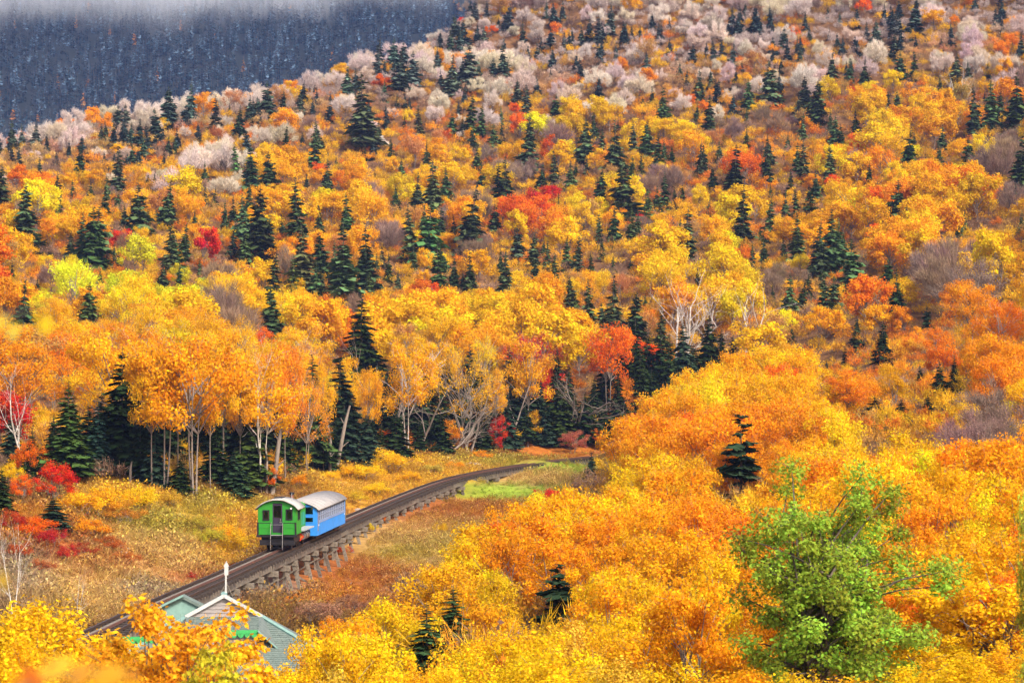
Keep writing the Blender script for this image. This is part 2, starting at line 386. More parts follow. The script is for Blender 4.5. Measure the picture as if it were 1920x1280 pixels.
def broadleaf(seed, H, R, th, nclump, per, leaf, cr, stems=1, spread=.5, twigs=0, twl=.5, tww=.012, tr=.09, low=-.55, flat=.8, fill=.35, lean=0., droop=0., k=5, jag=.25, twf=0, att=(.2, .6), sv=.3):
    """returns wood (V,F) and crown parts [(V,F,0/1,var)]: leaves in clumps at the limb ends, twigs if asked"""
    g = np.random.default_rng(seed)
    ch = (H - th) / 2; zc = th + ch
    nd = unit(g.normal(size=(nclump * 6, 3))); nd = nd[nd[:, 2] > low][:nclump]
    az = np.arctan2(nd[:, 1], nd[:, 0]); ph = g.uniform(0, 6.28, 4)
    mod = 1 + jag * (np.sin(2 * az + ph[0]) * .5 + np.sin(3 * az + ph[1]) * .5) + g.normal(0, jag * .35, len(nd))
    rad = np.where(g.random(len(nd)) < fill, g.uniform(.25, .7, len(nd)), g.uniform(.78, 1.0, len(nd))) * mod
    C = np.c_[nd[:, 0] * R * rad + lean * (nd[:, 2] + 1), nd[:, 1] * R * rad, zc + nd[:, 2] * ch * np.clip(rad, .2, 1.12)]
    # stems
    P0, P1, R0, R1 = [], [], [], []; nodes = []
    for s in range(stems):
        a = g.uniform(0, 6.28); sp = spread * R * (0 if stems == 1 else g.uniform(.5, 1))
        base = np.array([.18 * math.cos(a), .18 * math.sin(a), -.5]) * (0.3 if stems == 1 else 1); base[2] = -.5
        top = np.array([math.cos(a) * sp + lean, math.sin(a) * sp, th + ch * (1.25 if stems == 1 else g.uniform(.8, 1.3))])
        mid = base * .5 + top * .5 + np.r_[g.normal(0, .06 * H, 2) * .5, 0]
        pts = bez(base, mid, top, 7); rr = np.linspace(1, .25, 8) * tr * (1 if stems == 1 else .7)
        for i in range(7): P0.append(pts[i]); P1.append(pts[i + 1]); R0.append(rr[i]); R1.append(rr[i + 1])
        nodes.append(pts)
    for c in C:
        pts = nodes[g.integers(stems)]
        # join the stem lower than the clump
        zt = th * .8 + (c[2] - th * .8) * g.uniform(*att); i = int(np.argmin(np.abs(pts[:, 2] - zt))); b0 = pts[max(i, 2)]
        q = bez(b0, b0 * .45 + c * .55 + np.array([0, 0, .12 * np.linalg.norm(c - b0)]), c, 3)
        r = np.linspace(.42, .1, 4) * tr
        for j in range(3): P0.append(q[j]); P1.append(q[j + 1]); R0.append(r[j]); R1.append(r[j + 1])
        if twf:
            e = c + unit(g.normal(size=(twf, 3)) + np.array([0, 0, .5]) + unit(c - np.array([0, 0, zc]))) * cr * g.uniform(.6, 1.3, (twf, 1))
            for x in e: P0.append(c); P1.append(x); R0.append(.09 * tr); R1.append(.03 * tr)
    wood = seg_tubes(P0, P1, R0, R1, k)
    crown = []; ctr = np.array([lean, 0, zc - ch * .4])
    if per:
        n = len(C) * per; o = np.repeat(np.arange(len(C)), per); crr = cr * g.uniform(.7, 1.3, len(C))
        q = unit(g.normal(size=(n, 3))) * (g.random((n, 1)) ** .5) * crr[o][:, None]; q[:, 2] *= flat; q[:, 2] -= droop * (q[:, 0] ** 2 + q[:, 1] ** 2)
        Lc = C[o] + q
        out = unit(unit(Lc - ctr) * .5 + unit(q) * .6 + np.array([0, 0, .35]))
        nn = out * .9 + g.normal(size=(n, 3)) * .55
        var = np.clip(g.normal(.5, .2, n) + g.normal(0, .17, len(C))[o], 0, 1)
        sz = leaf * g.uniform(1 - sv, 1 + sv, n)
        V, Fc = cards(Lc, nn, sz, sz * .62, g); crown.append((V, Fc, 0, np.repeat(var, 4)))
    if twigs:
        n = len(C) * twigs; o = np.repeat(np.arange(len(C)), twigs)
        q = unit(g.normal(size=(n, 3))) * (g.random((n, 1)) ** .6) * cr * .8
        Lc = C[o] + q; D = unit(unit(Lc - ctr) * .8 + unit(q) * .35 + np.array([0, 0, .55]) + g.normal(size=(n, 3)) * .35) * twl * g.uniform(.6, 1.3, (n, 1))
        V, Fc = blades(Lc - D * .4, D, np.full(n, tww), g); crown.append((V, Fc, 1, np.repeat(np.clip(g.normal(.5, .22, n), 0, 1), 3)))
    if crown:
        av = np.concatenate([c[0] for c in crown]); kz = H / np.percentile(av[:, 2], 99.6); kr = R * 1.08 / np.percentile(np.hypot(av[:, 0] - lean, av[:, 1]), 97)
        sc_ = np.array((kr, kr, kz)); wood = (wood[0] * sc_, wood[1]); crown = [(c[0] * sc_, c[1], c[2], c[3]) for c in crown]
    return wood, crown

def conifer(seed, R, tiers, nb, sprays, z0=.05, rag=.25, droop=.25, pw=.85, gaps=0., width=.16):
    """unit height; returns trunk (V,F) and needle fans"""
    g = np.random.default_rng(seed)
    wood = seg_tubes([(0, 0, -.06), (0, 0, .5)], [(0, 0, .5), (0, 0, 1.0)], [.017, .010], [.010, .001], 6)
    C, T, Nn, L, W, va = [], [], [], [], [], []
    zs = z0 + (.985 - z0) * (np.arange(tiers) + .5) / tiers
    for i, z in enumerate(zs):
        if gaps and g.random() < gaps and z < .85: continue
        r = R * (1 - z) ** pw + .012; ph = g.uniform(0, 6.28); side = g.uniform(.75, 1.15)
        n = max(3, int(nb * (.55 + .6 * (1 - z)) + g.integers(0, 2)))
        for j in range(n):
            a = ph + 6.283 * j / n + g.normal(0, .25); l = r * side * g.uniform(1 - rag, 1 + rag)
            zz = z + g.normal(0, .35 / tiers)
            dirh = np.array([math.cos(a), math.sin(a), 0]); up = .35 if z > .75 else .12
            def pt(t): return dirh * l * t + np.array([0, 0, zz + l * (up * t - droop * 2.2 * t * t * (1 - .3 * t))])
            for s in range(sprays):
                t0 = .12 + .8 * (s + .5) / sprays; p = pt(t0); tan = unit(pt(min(t0 + .05, 1.05)) - pt(t0 - .05))
                wd = width * l * (1.15 - .75 * t0) * 1.6; ln = l * (.75 / sprays) * 1.15
                if sprays == 1: p = pt(.55); ln = l * .52; wd = width * l * 1.3
                nr = np.array([0, 0, 1.]) + dirh * .3 + g.normal(size=3) * .22
                if s == sprays - 1 or sprays == 1:
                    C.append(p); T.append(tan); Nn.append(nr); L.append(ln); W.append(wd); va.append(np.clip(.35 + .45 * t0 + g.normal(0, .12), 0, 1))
                else:
                    for sd in (-1, 1):
                        lat = np.cross(tan, (0, 0, 1.)) * sd
                        tv = unit(tan * .75 + lat * .8 + np.array([0, 0, -.18 + g.normal(0, .12)]))
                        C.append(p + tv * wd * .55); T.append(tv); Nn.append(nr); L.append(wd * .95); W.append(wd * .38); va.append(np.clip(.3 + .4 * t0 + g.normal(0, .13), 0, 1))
                    # hanging needles under the bough
                    if sprays > 2:
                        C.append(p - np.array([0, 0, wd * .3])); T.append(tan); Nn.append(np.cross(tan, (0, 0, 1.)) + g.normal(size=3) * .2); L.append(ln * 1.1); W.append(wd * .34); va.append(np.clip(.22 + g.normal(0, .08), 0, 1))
    n = len(C)
    V, Fc = cards(np.array(C), np.array(Nn), np.array(L), np.array(W), g, np.array(T))
    return wood, [(V, Fc, 0, np.repeat(np.array(va), 4))]

def grow(name, wc, bark, leafm=M_LEAF, twigm=M_TWIG, split=True):
    """mesh data of a tree: (trunk, crown) for near ones, one joined mesh for far ones"""
    wood, crown = wc
    if split:
        t = mesh_np(name + '_trunk', [(wood[0], wood[1], 0, None)], [bark])
        c = mesh_np(name + '_crown', crown, [leafm, twigm]) if crown else None
        return t, c
    return mesh_np(name, [(wood[0], wood[1], 2, None)] + crown, [leafm, twigm, bark])

# far (hill) shapes, joined
HILL_LEAFY = [grow('hill_leafy', broadleaf(100 + i, 8.2 + .3 * i, 2.9 + .28 * (i % 4), 2.3, 26 + 3 * i, 100, .2, 1.15, stems=1 + i % 2, twigs=6, twl=.9, tww=.02, tr=.1, fill=.15, jag=.3), M_BARK, split=False) for i in range(7)]
HILL_SPARSE = [grow('hill_sparse', broadleaf(130 + i, 8.0, 2.9, 2.2, 26, 34, .19, 1.15, stems=2, twigs=60, twl=1.1, tww=.022, tr=.1, fill=.3, jag=.3), M_BARK, split=False) for i in range(3)]
HILL_BARE = [grow('hill_bare', broadleaf(140 + i, 7.6 + .3 * i, 2.9 + .3 * (i % 3), 1.8, 30, 0, .2, 1.25, stems=2, twigs=120, twl=1.25, tww=.024, tr=.09, fill=.25, jag=.25), M_BARKDARK, split=False) for i in range(5)]
HILL_FROST = [grow('hill_frost', broadleaf(150 + i, 7.2 + .3 * i, 3.0 + .3 * (i % 3), 1.6, 32, 26, .15, 1.2, stems=2, twigs=120, twl=1.1, tww=.028, tr=.08, fill=.2, jag=.25), M_BARKDARK, split=False) for i in range(5)]
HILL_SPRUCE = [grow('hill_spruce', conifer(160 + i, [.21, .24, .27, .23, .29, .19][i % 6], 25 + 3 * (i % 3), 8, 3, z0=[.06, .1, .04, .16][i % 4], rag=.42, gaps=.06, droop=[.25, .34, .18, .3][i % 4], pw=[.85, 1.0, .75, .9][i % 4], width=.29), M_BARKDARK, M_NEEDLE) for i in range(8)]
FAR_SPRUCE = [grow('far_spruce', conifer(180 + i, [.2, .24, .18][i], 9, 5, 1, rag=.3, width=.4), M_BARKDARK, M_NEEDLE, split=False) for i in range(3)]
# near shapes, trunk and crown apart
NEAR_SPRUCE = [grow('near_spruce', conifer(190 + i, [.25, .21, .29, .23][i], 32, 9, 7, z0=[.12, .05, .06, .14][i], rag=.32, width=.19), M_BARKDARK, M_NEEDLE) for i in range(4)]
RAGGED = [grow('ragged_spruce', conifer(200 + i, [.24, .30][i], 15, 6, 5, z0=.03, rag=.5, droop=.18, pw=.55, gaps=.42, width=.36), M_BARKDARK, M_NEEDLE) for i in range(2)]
LINE_LEAFY = [grow('line_leafy', broadleaf(210 + i, 10.0, 2.9 + .2 * i, 4.4, 34, 190, .11, 1.0, stems=[2, 1, 2, 3, 1][i], spread=.35, twigs=8, twl=.9, tww=.012, tr=.13, low=-.8, fill=.3, jag=.35, twf=5), M_BIRCH if i == 2 else M_BARK) for i in range(5)]
LINE_SPARSE = [grow('line_sparse', broadleaf(220 + i, 10.0, 3.2, 3.2, 34, 42, .1, 1.05, stems=[2, 3][i], spread=.5, twigs=40, twl=1.0, tww=.012, tr=.13, low=-.8, fill=.4, jag=.35, twf=8), M_BARK) for i in range(2)]
SLOPE_LEAFY = [grow('slope_leafy', broadleaf(230 + i, 4.6 + .2 * i, 1.8 + .12 * (i % 3), .7, 34, 170, .075, .62, stems=[4, 3, 5, 3, 4, 2][i], spread=.55, twigs=16, twl=.6, tww=.008, tr=.06, low=-.5, fill=.25, jag=.3, twf=4), M_BARK) for i in range(6)]
BUSH = [grow('bush', broadleaf(250 + i, 2.4, 1.5, .15, 26, 110, .06, .45, stems=6, spread=.75, twigs=26, twl=.5, tww=.006, tr=.025, low=-.2, fill=.4, jag=.35, twf=3), M_BARK) for i in range(4)]
FORE_BUSH = [grow('fore_bush', broadleaf(260 + i, 3.6, 1.35, .3, 40, 200, .052, .42, sv=.5, stems=9, spread=.75, twigs=14, twl=.5, tww=.004, tr=.028, low=-.35, fill=.35, jag=.45, twf=4, flat=1.5), M_BARK) for i in range(4)]
def snag(seed, fork=True, nl=6, H=1.0):
    g = np.random.default_rng(seed); P0, P1, R0, R1 = [], [], [], []
    def limb(p, d, L, r, lev):
        n = 5; q = p.copy(); dd = d.copy()
        for i in range(n):
            e = q + dd * L / n; r2 = r * (1 - .16)
            P0.append(q); P1.append(e); R0.append(r); R1.append(r2)
            if lev < 3 and i >= 1:
                for _ in range(g.integers(1, 3)):
                    nd = unit(dd * .75 + g.normal(size=3) * .55 + np.array([0, 0, .1])); limb(e, nd, L * g.uniform(.35, .6), r2 * .55, lev + 1)
            q = e; r = r2; dd = unit(dd + g.normal(size=3) * .12 + np.array([0, 0, .04]))
    return P0, P1, R0, R1, limb
def bare(seed, forks, r, spread, H=1.0, lean=0.):
    P0, P1, R0, R1, limb = snag(seed); g = np.random.default_rng(seed + 5)
    for f in range(forks):
        a = g.uniform(0, 6.28); d = unit(np.array([math.cos(a) * spread + lean, math.sin(a) * spread * .6, 1.0])); limb(np.array([0., 0, -.05]), d, H * g.uniform(.7, .95), r, 1)
    return seg_tubes(P0, P1, R0, R1, 5)
BARE_WHITE = [mesh_np('bare_white', [(*bare(300 + i, [2, 3, 1][i], .014, [.35, .5, .12][i]), 0, None)], [M_BIRCH]) for i in range(3)]
BARE_GREY = [mesh_np('bare_grey', [(*bare(310 + i, [2, 3][i], .02, [.55, .9][i], lean=[.0, .6][i]), 0, None)], [M_BARK]) for i in range(2)]
def broken(seed):
    g = np.random.default_rng(seed); pts = np.array([[0, 0, -.06], [g.normal(0, .01), 0, .35], [g.normal(0, .02), 0, .7], [g.normal(0, .03), 0, 1.0]])
    return seg_tubes(list(pts[:-1]) + [pts[1], pts[2]], list(pts[1:]) + [pts[1] + [.10, .03, .12], pts[2] + [-.08, 0, .1]], [.036, .03, .026, .012, .01], [.03, .026, .014, .004, .003], 7)
BROKEN = [mesh_np('broken_trunk', [(*broken(320 + i), 0, None)], [M_BARK]) for i in range(2)]
def tuft(seed, nbl, h, w, lean):
    g = np.random.default_rng(seed); b0 = np.c_[g.normal(0, .16, (nbl, 2)), np.zeros(nbl) - .03]
    D = np.c_[g.normal(0, lean, (nbl, 2)), np.ones(nbl)] * h * g.uniform(.5, 1.2, (nbl, 1)); V, Fc = blades(b0, D, np.full(nbl, w), g)
    return V, Fc, np.repeat(g.random(nbl), 3)
TUFT = []
for i in range(4):
    V, Fc, va = tuft(330 + i, 26, .5, .018, .5); TUFT.append(mesh_np('tuft', [(V, Fc, 0, va)], [M_GRASS]))
for i in range(2):
    g = np.random.default_rng(340 + i); C = g.normal(0, .2, (60, 3)); C[:, 2] = np.abs(C[:, 2]) * 1.1 + .05
    V, Fc = cards(C, g.normal(size=(60, 3)) + [0, 0, .6], np.full(60, .07), np.full(60, .045), g); V2, F2, va = tuft(345 + i, 16, .45, .01, .5)
    TUFT.append(mesh_np('tuft', [(V, Fc, 0, np.repeat(g.random(60), 4)), (V2, F2, 0, va)], [M_GRASS]))
SCRUB = []
for i in range(3):
    w_, c_ = broadleaf(350 + i, 2.4, 1.7, .1, 12, 16, .12, .7, stems=3, spread=.8, twigs=26, twl=.8, tww=.02, tr=.04, low=-.1, k=3)
    SCRUB.append(mesh_np('scrub', [(w_[0], w_[1], 2, None)] + c_, [M_LEAF, M_TWIG, M_BARKDARK]))

def scatter(name, variants, pos, rotz, scl, vidx, tint, kind='stuff'):
    """uncountable cover: instances of a few shapes on a point mesh (one object)"""
    pos = np.asarray(pos, np.float32); n = len(pos)
    vc = bpy.data.collections.new(name + '_shapes')
    for i, v in enumerate(variants): vc.objects.link(bpy.data.objects.new(f'{name}_shape_{i:02d}', v))
    me = bpy.data.meshes.new(name); me.vertices.add(n); me.vertices.foreach_set('co', pos.ravel())
    a = me.attributes.new('rot', 'FLOAT_VECTOR', 'POINT'); a.data.foreach_set('vector', np.c_[np.zeros((n, 2)), rotz].astype(np.float32).ravel())
    a = me.attributes.new('scl', 'FLOAT_VECTOR', 'POINT'); s = np.asarray(scl, float); s = np.c_[s, s, s] if s.ndim == 1 else s
    a.data.foreach_set('vector', s.astype(np.float32).ravel())
    a = me.attributes.new('vidx', 'INT', 'POINT'); a.data.foreach_set('value', np.asarray(vidx, np.int32))
    a = me.attributes.new('tint', 'FLOAT_COLOR', 'POINT'); a.data.foreach_set('color', np.c_[tint, np.ones(n)].astype(np.float32).ravel())
    o = bpy.data.objects.new(name, me); COL.objects.link(o)
    g = bpy.data.node_groups.new(name, 'GeometryNodeTree')
    g.interface.new_socket('Geometry', in_out='INPUT', socket_type='NodeSocketGeometry'); g.interface.new_socket('Geometry', in_out='OUTPUT', socket_type='NodeSocketGeometry')
    gi = g.nodes.new('NodeGroupInput'); go = g.nodes.new('NodeGroupOutput'); ip = g.nodes.new('GeometryNodeInstanceOnPoints'); ci = g.nodes.new('GeometryNodeCollectionInfo')
    ci.inputs['Collection'].default_value = vc; ci.inputs['Separate Children'].default_value = True; ci.inputs['Reset Children'].default_value = True
    def na(nm, t):
        q = g.nodes.new('GeometryNodeInputNamedAttribute'); q.data_type = t; q.inputs['Name'].default_value = nm; return [s for s in q.outputs if s.enabled and s.name == 'Attribute'][0]
    g.links.new(gi.outputs[0], ip.inputs['Points']); g.links.new(ci.outputs[0], ip.inputs['Instance']); ip.inputs['Pick Instance'].default_value = True
    g.links.new(na('vidx', 'INT'), ip.inputs['Instance Index'])
    er = g.nodes.new('FunctionNodeEulerToRotation'); g.links.new(na('rot', 'FLOAT_VECTOR'), er.inputs[0]); g.links.new(er.outputs[0], ip.inputs['Rotation'])
    g.links.new(na('scl', 'FLOAT_VECTOR'), ip.inputs['Scale']); g.links.new(ip.outputs[0], go.inputs[0])
    md = o.modifiers.new('scatter', 'NODES'); md.node_group = g
    return tag(o, kind=kind)

# ------------------------------------------------------------------ hillside trees: where each one stands
YEL, YOR, ORA, FIRE, RED, LGR, BRN, FRO, TANB = (.90, .55, .014), (.90, .46, .012), (.88, .33, .012), (.84, .18, .012), (.66, .045, .018), (.66, .58, .025), (.27, .175, .14), (.74, .635, .54), (.55, .27, .08)
TINT = dict(Y=YEL, A=YOR, O=ORA, I=FIRE, R=RED, G=LGR, P=BRN, F=FRO, B=TANB)
def jit(t, g=rng, a=.16):
    return np.clip(np.array(t) * (1 + g.normal(0, a * .6)) * (1 + g.normal(0, a, 3) * np.array((.4, 1, .4))), .004, .9)

# dark spruces read off the photograph in half-size crops: x, top, lowest visible needle
SPA = """47,445,540 85,460,530 130,450,530 193,390,490 240,430,465 280,415,470 320,390,450 395,375,430 440,385,470 475,385,450 550,360,420 575,335,400 632,315,440 712,295,430 745,300,370 810,280,335 862,215,340 900,275,360 938,225,290 990,215,290 1035,190,310 1005,300,410 1080,265,330 1125,180,265 1125,340,410 1160,190,240 1180,185,220 1210,185,225 1245,180,245 1265,170,220 805,350,470 720,350,440 935,355,440 965,360,430 1060,330,410 860,385,430 895,390,500 590,400,500 375,460,530 490,455,520 525,430,520 535,500,590 655,505,560 630,500,570 175,500,560
303,530,640 440,540,690 148,585,650 90,680,880 5,610,760 220,640,740 275,670,740 340,670,740 365,770,950 395,700,800 440,720,790 495,540,610 518,680,840 555,645,700 580,640,700 620,670,810 770,600,680 770,690,750 807,700,760 848,710,750 885,530,640 940,530,680 1010,560,690 1070,470,550 1195,440,560 1180,480,600 1260,580,630 1225,590,720 1150,640,700 1120,660,850 965,690,910 915,720,880 870,730,830 1010,800,900 300,790,950 345,770,960 262,860,970 185,895,950 387,900,960 445,930,1000 640,820,980 685,830,950 660,860,990 730,780,850 870,840,950 915,850,980 1060,800,880 1135,840,1040 1205,860,1000 1095,950,1080 1185,970,1090 1260,890,1050 1020,930,1090 610,960,1080 670,980,1070 330,1050,1200 140,1030,1100 75,1040,1220 105,1010,1050 375,1000,1070 1020,1060,1230 1210,1010,1100 1265,1060,1120 470,760,850 555,780,840"""
SPB = """10,170,240 20,240,340 80,100,150 48,210,250 110,135,210 140,130,220 135,190,240 190,140,230 217,180,310 85,260,500 270,190,290 250,240,310 330,45,130 300,70,160 350,40,100 360,180,250 425,50,120 410,95,190 450,100,170 410,200,330 480,155,290 455,210,300 515,220,290 570,215,280 610,160,270 615,220,270 535,90,155 500,0,60 545,0,60 620,10,90 590,60,90 680,75,155 700,165,210 735,150,220 770,0,50 800,0,80 835,110,180 830,0,60 930,60,130 900,90,150 960,50,140 1010,0,100 1030,160,215 1065,80,140 1090,90,140 1120,90,140 1145,190,260 1190,80,140 1230,60,110 1210,320,440 1165,320,390 1195,370,430 1130,360,410 1270,230,290 480,340,480 525,385,480 600,390,460 660,290,370 690,310,430 800,350,430 570,460,540 495,470,550 700,430,600 455,440,480 415,420,480 290,390,490 237,430,480 260,470,500 330,460,480 160,295,360 140,450,510 210,350,390 85,530,590 185,510,580 320,520,620 225,590,660 345,590,760 285,640,770 125,630,670 205,690,770 395,620,740 530,600,700 510,540,620 615,580,740 590,600,740 470,680,900 370,770,880 425,800,880 265,760,930 320,750,940 270,900,1000 365,890,1060 420,960,1060 480,940,1070 390,900,1000 455,1010,1080 575,760,860 610,920,1090 660,840,950 715,870,980 735,960,1040 800,940,1040 840,880,980 880,880,1000 935,940,1000 905,830,900 1020,950,1010 800,560,670 750,600,690 860,600,700 880,600,660 920,580,650 970,620,740 910,430,580 945,430,490 975,470,560 1025,440,620 1095,450,560 1145,450,550 1125,570,650 1090,580,650 1065,590,780 1185,490,610 1210,520,600 1240,540,610 1215,640,750 1150,700,800 1185,690,790 1250,700,760 1270,700,740 1015,750,890 1090,770,890 970,800,890 815,720,770 1085,970,1020 1020,1020,1250 930,1040,1180 1095,1080,1260 1140,1100,1160 860,1030,1130 880,1100,1160 1010,1170,1260 95,840,1040 25,720,860 10,820,1060 175,940,1040 105,1020,1100 150,920,980 210,1010,1090 25,980,1090 980,1130,1200 1200,1140,1280"""
SPC = """60,250,350 100,340,480 55,390,450 65,520,640 135,520,590 130,280,370 105,260,320 185,20,110 120,140,220 185,150,230 235,10,60 200,260,320 250,290,390 330,220,350 380,100,170 370,210,260 475,100,150 440,160,230 555,180,290 580,120,180 545,20,60 590,40,80 625,215,300 680,210,310 655,200,220 550,100,140 690,80,130 725,70,150 795,40,130 790,120,200 870,0,100 855,90,140 870,190,280 815,190,270 460,280,380 500,290,430 435,350,430 480,360,420 370,360,400 240,400,450 770,330,390 805,330,400 1020,190,290 1070,220,290 1100,310,470 1155,280,450 1190,340,450 1245,260,440 1270,120,200 1145,230,280 965,280,340 1200,420,480 1155,460,500 570,430,530 598,460,540 650,400,500 845,470,600 868,490,540 970,460,560 1030,490,520 1055,490,520 965,530,610 1075,510,610 1260,490,680 325,500,600 320,540,660 300,560,650 435,530,620 455,520,640 395,500,560 240,480,540 190,530,700 115,620,690 405,630,700 500,630,730 555,530,660 700,600,690 800,670,830 225,690,860 320,730,860 430,700,800 480,690,770 0,690,760 100,745,800 10,770,940 430,790,950 500,810,1000 560,780,980 590,810,960 290,850,900 640,890,1060 400,1020,1160 440,1040,1140 470,1010,1100 540,1000,1150 570,1030,1130 525,1000,1060 770,960,1050 800,1000,1150 1220,1070,1130 655,1190,1290 755,1200,1300 920,1140,1220 410,1220,1280 55,930,970 380,880,950"""
spr = []
for s, off in ((SPA, 0), (SPB, 640), (SPC, 1280)):
    for q in s.split():
        x, t, b = map(float, q.split(',')); spr.append((x / 2 + off, t / 2, b / 2))

trees = []      # every tree that may become an object: dict(kind, x, y, z, h (m), rw (m), mesh, tint, ...)
def vis_add(**k): trees.append(k); return k
def FB(px): return np.interp(px, [0, 250, 420, 600, 800, 1000, 1200, 1400, 1600, 1920], [335, 300, 270, 232, 215, 195, 190, 165, 140, 110])
for (px, t, b) in spr:
    g = ground_at(px, b + .38 * (b - t))
    if g is None: g = ground_at(px, b + 26)
    if g is None: continue
    t2 = P(px, t, g[1])[2]; h = float(t2 - g[2])
    if h < 2: continue
    if b > 690: continue

    fro = np.clip((FB(px) - b + 30) / 120, 0, 1)
    tint = np.array((.055, .080, .030)) * (1 - .8 * fro) + np.array((.07, .095, .085)) * .8 * fro
    tint = tint * rng.uniform(.6, 1.5) * (1 + rng.normal(0, .1, 3))
    v = int(rng.integers(len(HILL_SPRUCE)))
    near_ = True
    vis_add(kind='spruce_tree', x=g[0], y=g[1], z=g[2], h=h, rw=h * .19, pt=t, pb=b, px=px, py=(t + b) / 2, v=v, near=near_, tint=tint, fro=float(fro),
            s=(h, h, h) if (b - t) < 85 else (h * 1.05, h * 1.05, h))
for q in range(170):          # more small spruces along the skyline and the upper slope
    px = float(rng.uniform(-150, 2080)); sky = float(np.interp(px, [0, 240, 480, 720, 880, 2000], [285, 240, 195, 115, 20, -60])); b = sky + abs(rng.normal(0, 70)) + (0 if px < 900 else 60); hh = rng.uniform(24, 46)
    g = ground_at(px, b + 8)
    if g is None or b > 330: continue
    h = hh / F * g[1] * 1.2; tint = np.array((.042, .064, .058)) * rng.uniform(.7, 1.3)
    vis_add(kind='spruce_tree', x=g[0], y=g[1], z=g[2], h=h, rw=h * .19, pt=b - hh, pb=b, px=px, py=b - hh / 2, v=int(rng.integers(8)), near=True, tint=tint, fro=.7, s=(h, h, h))
for q in range(45):          # and small ones between the crowns of the middle slope
    px = float(rng.uniform(-100, 2020)); b = float(rng.uniform(230, 590)); hh = rng.uniform(30, 58)
    g = ground_at(px, b + .3 * hh)
    if g is None or g[1] < 345: continue
    h = hh / F * g[1] * 1.3; tint = np.array((.055, .08, .03)) * rng.uniform(.7, 1.5)
    vis_add(kind='spruce_tree', x=g[0], y=g[1], z=g[2], h=h, rw=h * .17, pt=b - hh, pb=b, px=px, py=b - hh / 2, v=int(rng.choice([0, 1, 3, 5])), near=True, tint=tint, fro=0., s=(h * .85, h * .85, h))
SPX = np.array([(a['px'], a['pt'], a['pb'], a['y']) for a in trees])

# colour patches of the leafy trees: centre, radii, kind
PATCH = [(380, 300, 110, 36, 'F'), (870, 205, 80, 30, 'F'), (1170, 180, 80, 22, 'F'), (700, 90, 60, 30, 'F'), (1000, 120, 120, 20, 'F'), (1420, 80, 70, 22, 'F'), (1780, 85, 50, 25, 'F'), (1330, 110, 50, 22, 'F'),
 (400, 355, 60, 16, 'P'), (600, 335, 50, 16, 'P'), (1400, 222, 110, 20, 'P'), (1455, 480, 45, 45, 'P'), (1780, 520, 80, 50, 'P'), (880, 440, 40, 22, 'P'), (740, 430, 30, 20, 'P'), (950, 300, 50, 20, 'P'), (1890, 300, 40, 70, 'P'), (60, 485, 40, 22, 'P'), (620, 225, 50, 18, 'P'), (1200, 320, 60, 20, 'P'), (720, 540, 30, 20, 'P'), (1600, 500, 40, 20, 'P'), (430, 590, 50, 24, 'P'), (850, 380, 50, 20, 'P'),
 (985, 392, 65, 24, 'I'), (1410, 305, 30, 22, 'I'), (290, 435, 40, 18, 'I'), (222, 440, 20, 14, 'R'), (405, 458, 22, 15, 'R'), (1640, 25, 55, 24, 'I'), (1035, 98, 26, 20, 'R'), (975, 123, 18, 10, 'R'), (1085, 82, 20, 8, 'R'), (1150, 70, 25, 12, 'I'), (815, 78, 34, 9, 'R'), (1215, 398, 18, 12, 'R'), (1032, 350, 30, 24, 'R'), (985, 335, 26, 18, 'I'), (915, 45, 22, 14, 'I'), (1610, 160, 10, 8, 'R'), (720, 155, 36, 10, 'I'), (865, 30, 8, 6, 'R'), (490, 610, 40, 34, 'I'), (1000, 370, 20, 10, 'R'), (640, 340, 30, 16, 'O'), (780, 530, 40, 12, 'I'), (668, 480, 14, 24, 'R'), (1565, 330, 24, 14, 'I'), (1100, 290, 16, 8, 'R'), (1270, 30, 10, 6, 'R'), (1000, 680, 30, 28, 'R'), (1020, 735, 22, 26, 'R'), (1540, 655, 40, 16, 'R'), (1430, 730, 40, 12, 'R'),
 (250, 500, 150, 50, 'G'), (170, 570, 150, 40, 'Y'), (330, 545, 80, 24, 'G'), (860, 590, 190, 44, 'Y'), (1330, 500, 110, 36, 'Y'), (1700, 335, 130, 44, 'A'), (780, 200, 34, 24, 'Y'), (1085, 222, 46, 18, 'Y'), (640, 395, 60, 20, 'A'), (560, 560, 80, 34, 'Y'), (1420, 570, 100, 36, 'Y'), (950, 470, 80, 24, 'Y'), (700, 465, 70, 24, 'A'), (400, 640, 80, 36, 'A'), (1500, 410, 80, 40, 'A'), (1280, 390, 60, 24, 'A'), (1640, 240, 40, 20, 'Y'), (1660, 190, 40, 14, 'Y'), (1730, 200, 60, 14, 'Y'), (900, 300, 40, 20, 'A'), (330, 400, 50, 20, 'A'), (60, 330, 60, 20, 'O'), (160, 330, 40, 16, 'A'), (690, 310, 40, 20, 'Y'), (840, 350, 20, 20, 'Y'), (480, 360, 60, 18, 'A'), (1860, 200, 60, 40, 'O'), (1900, 80, 30, 40, 'O'),
 (70, 640, 90, 40, 'A'), (200, 690, 110, 36, 'O'), (1800, 600, 150, 40, 'O'), (1600, 610, 120, 30, 'A'), (1560, 520, 60, 30, 'A'), (1880, 470, 60, 50, 'A'), (1820, 420, 90, 40, 'A'), (1150, 620, 60, 44, 'I'), (1050, 600, 60, 40, 'Y'), (120, 620, 60, 30, 'Y'), (1480, 690, 100, 24, 'A'), (1750, 690, 120, 30, 'O'), (10, 750, 50, 50, 'I'), (130, 740, 40, 30, 'I')]
PA = np.array([p[:4] for p in PATCH], float); PK = [p[4] for p in PATCH]
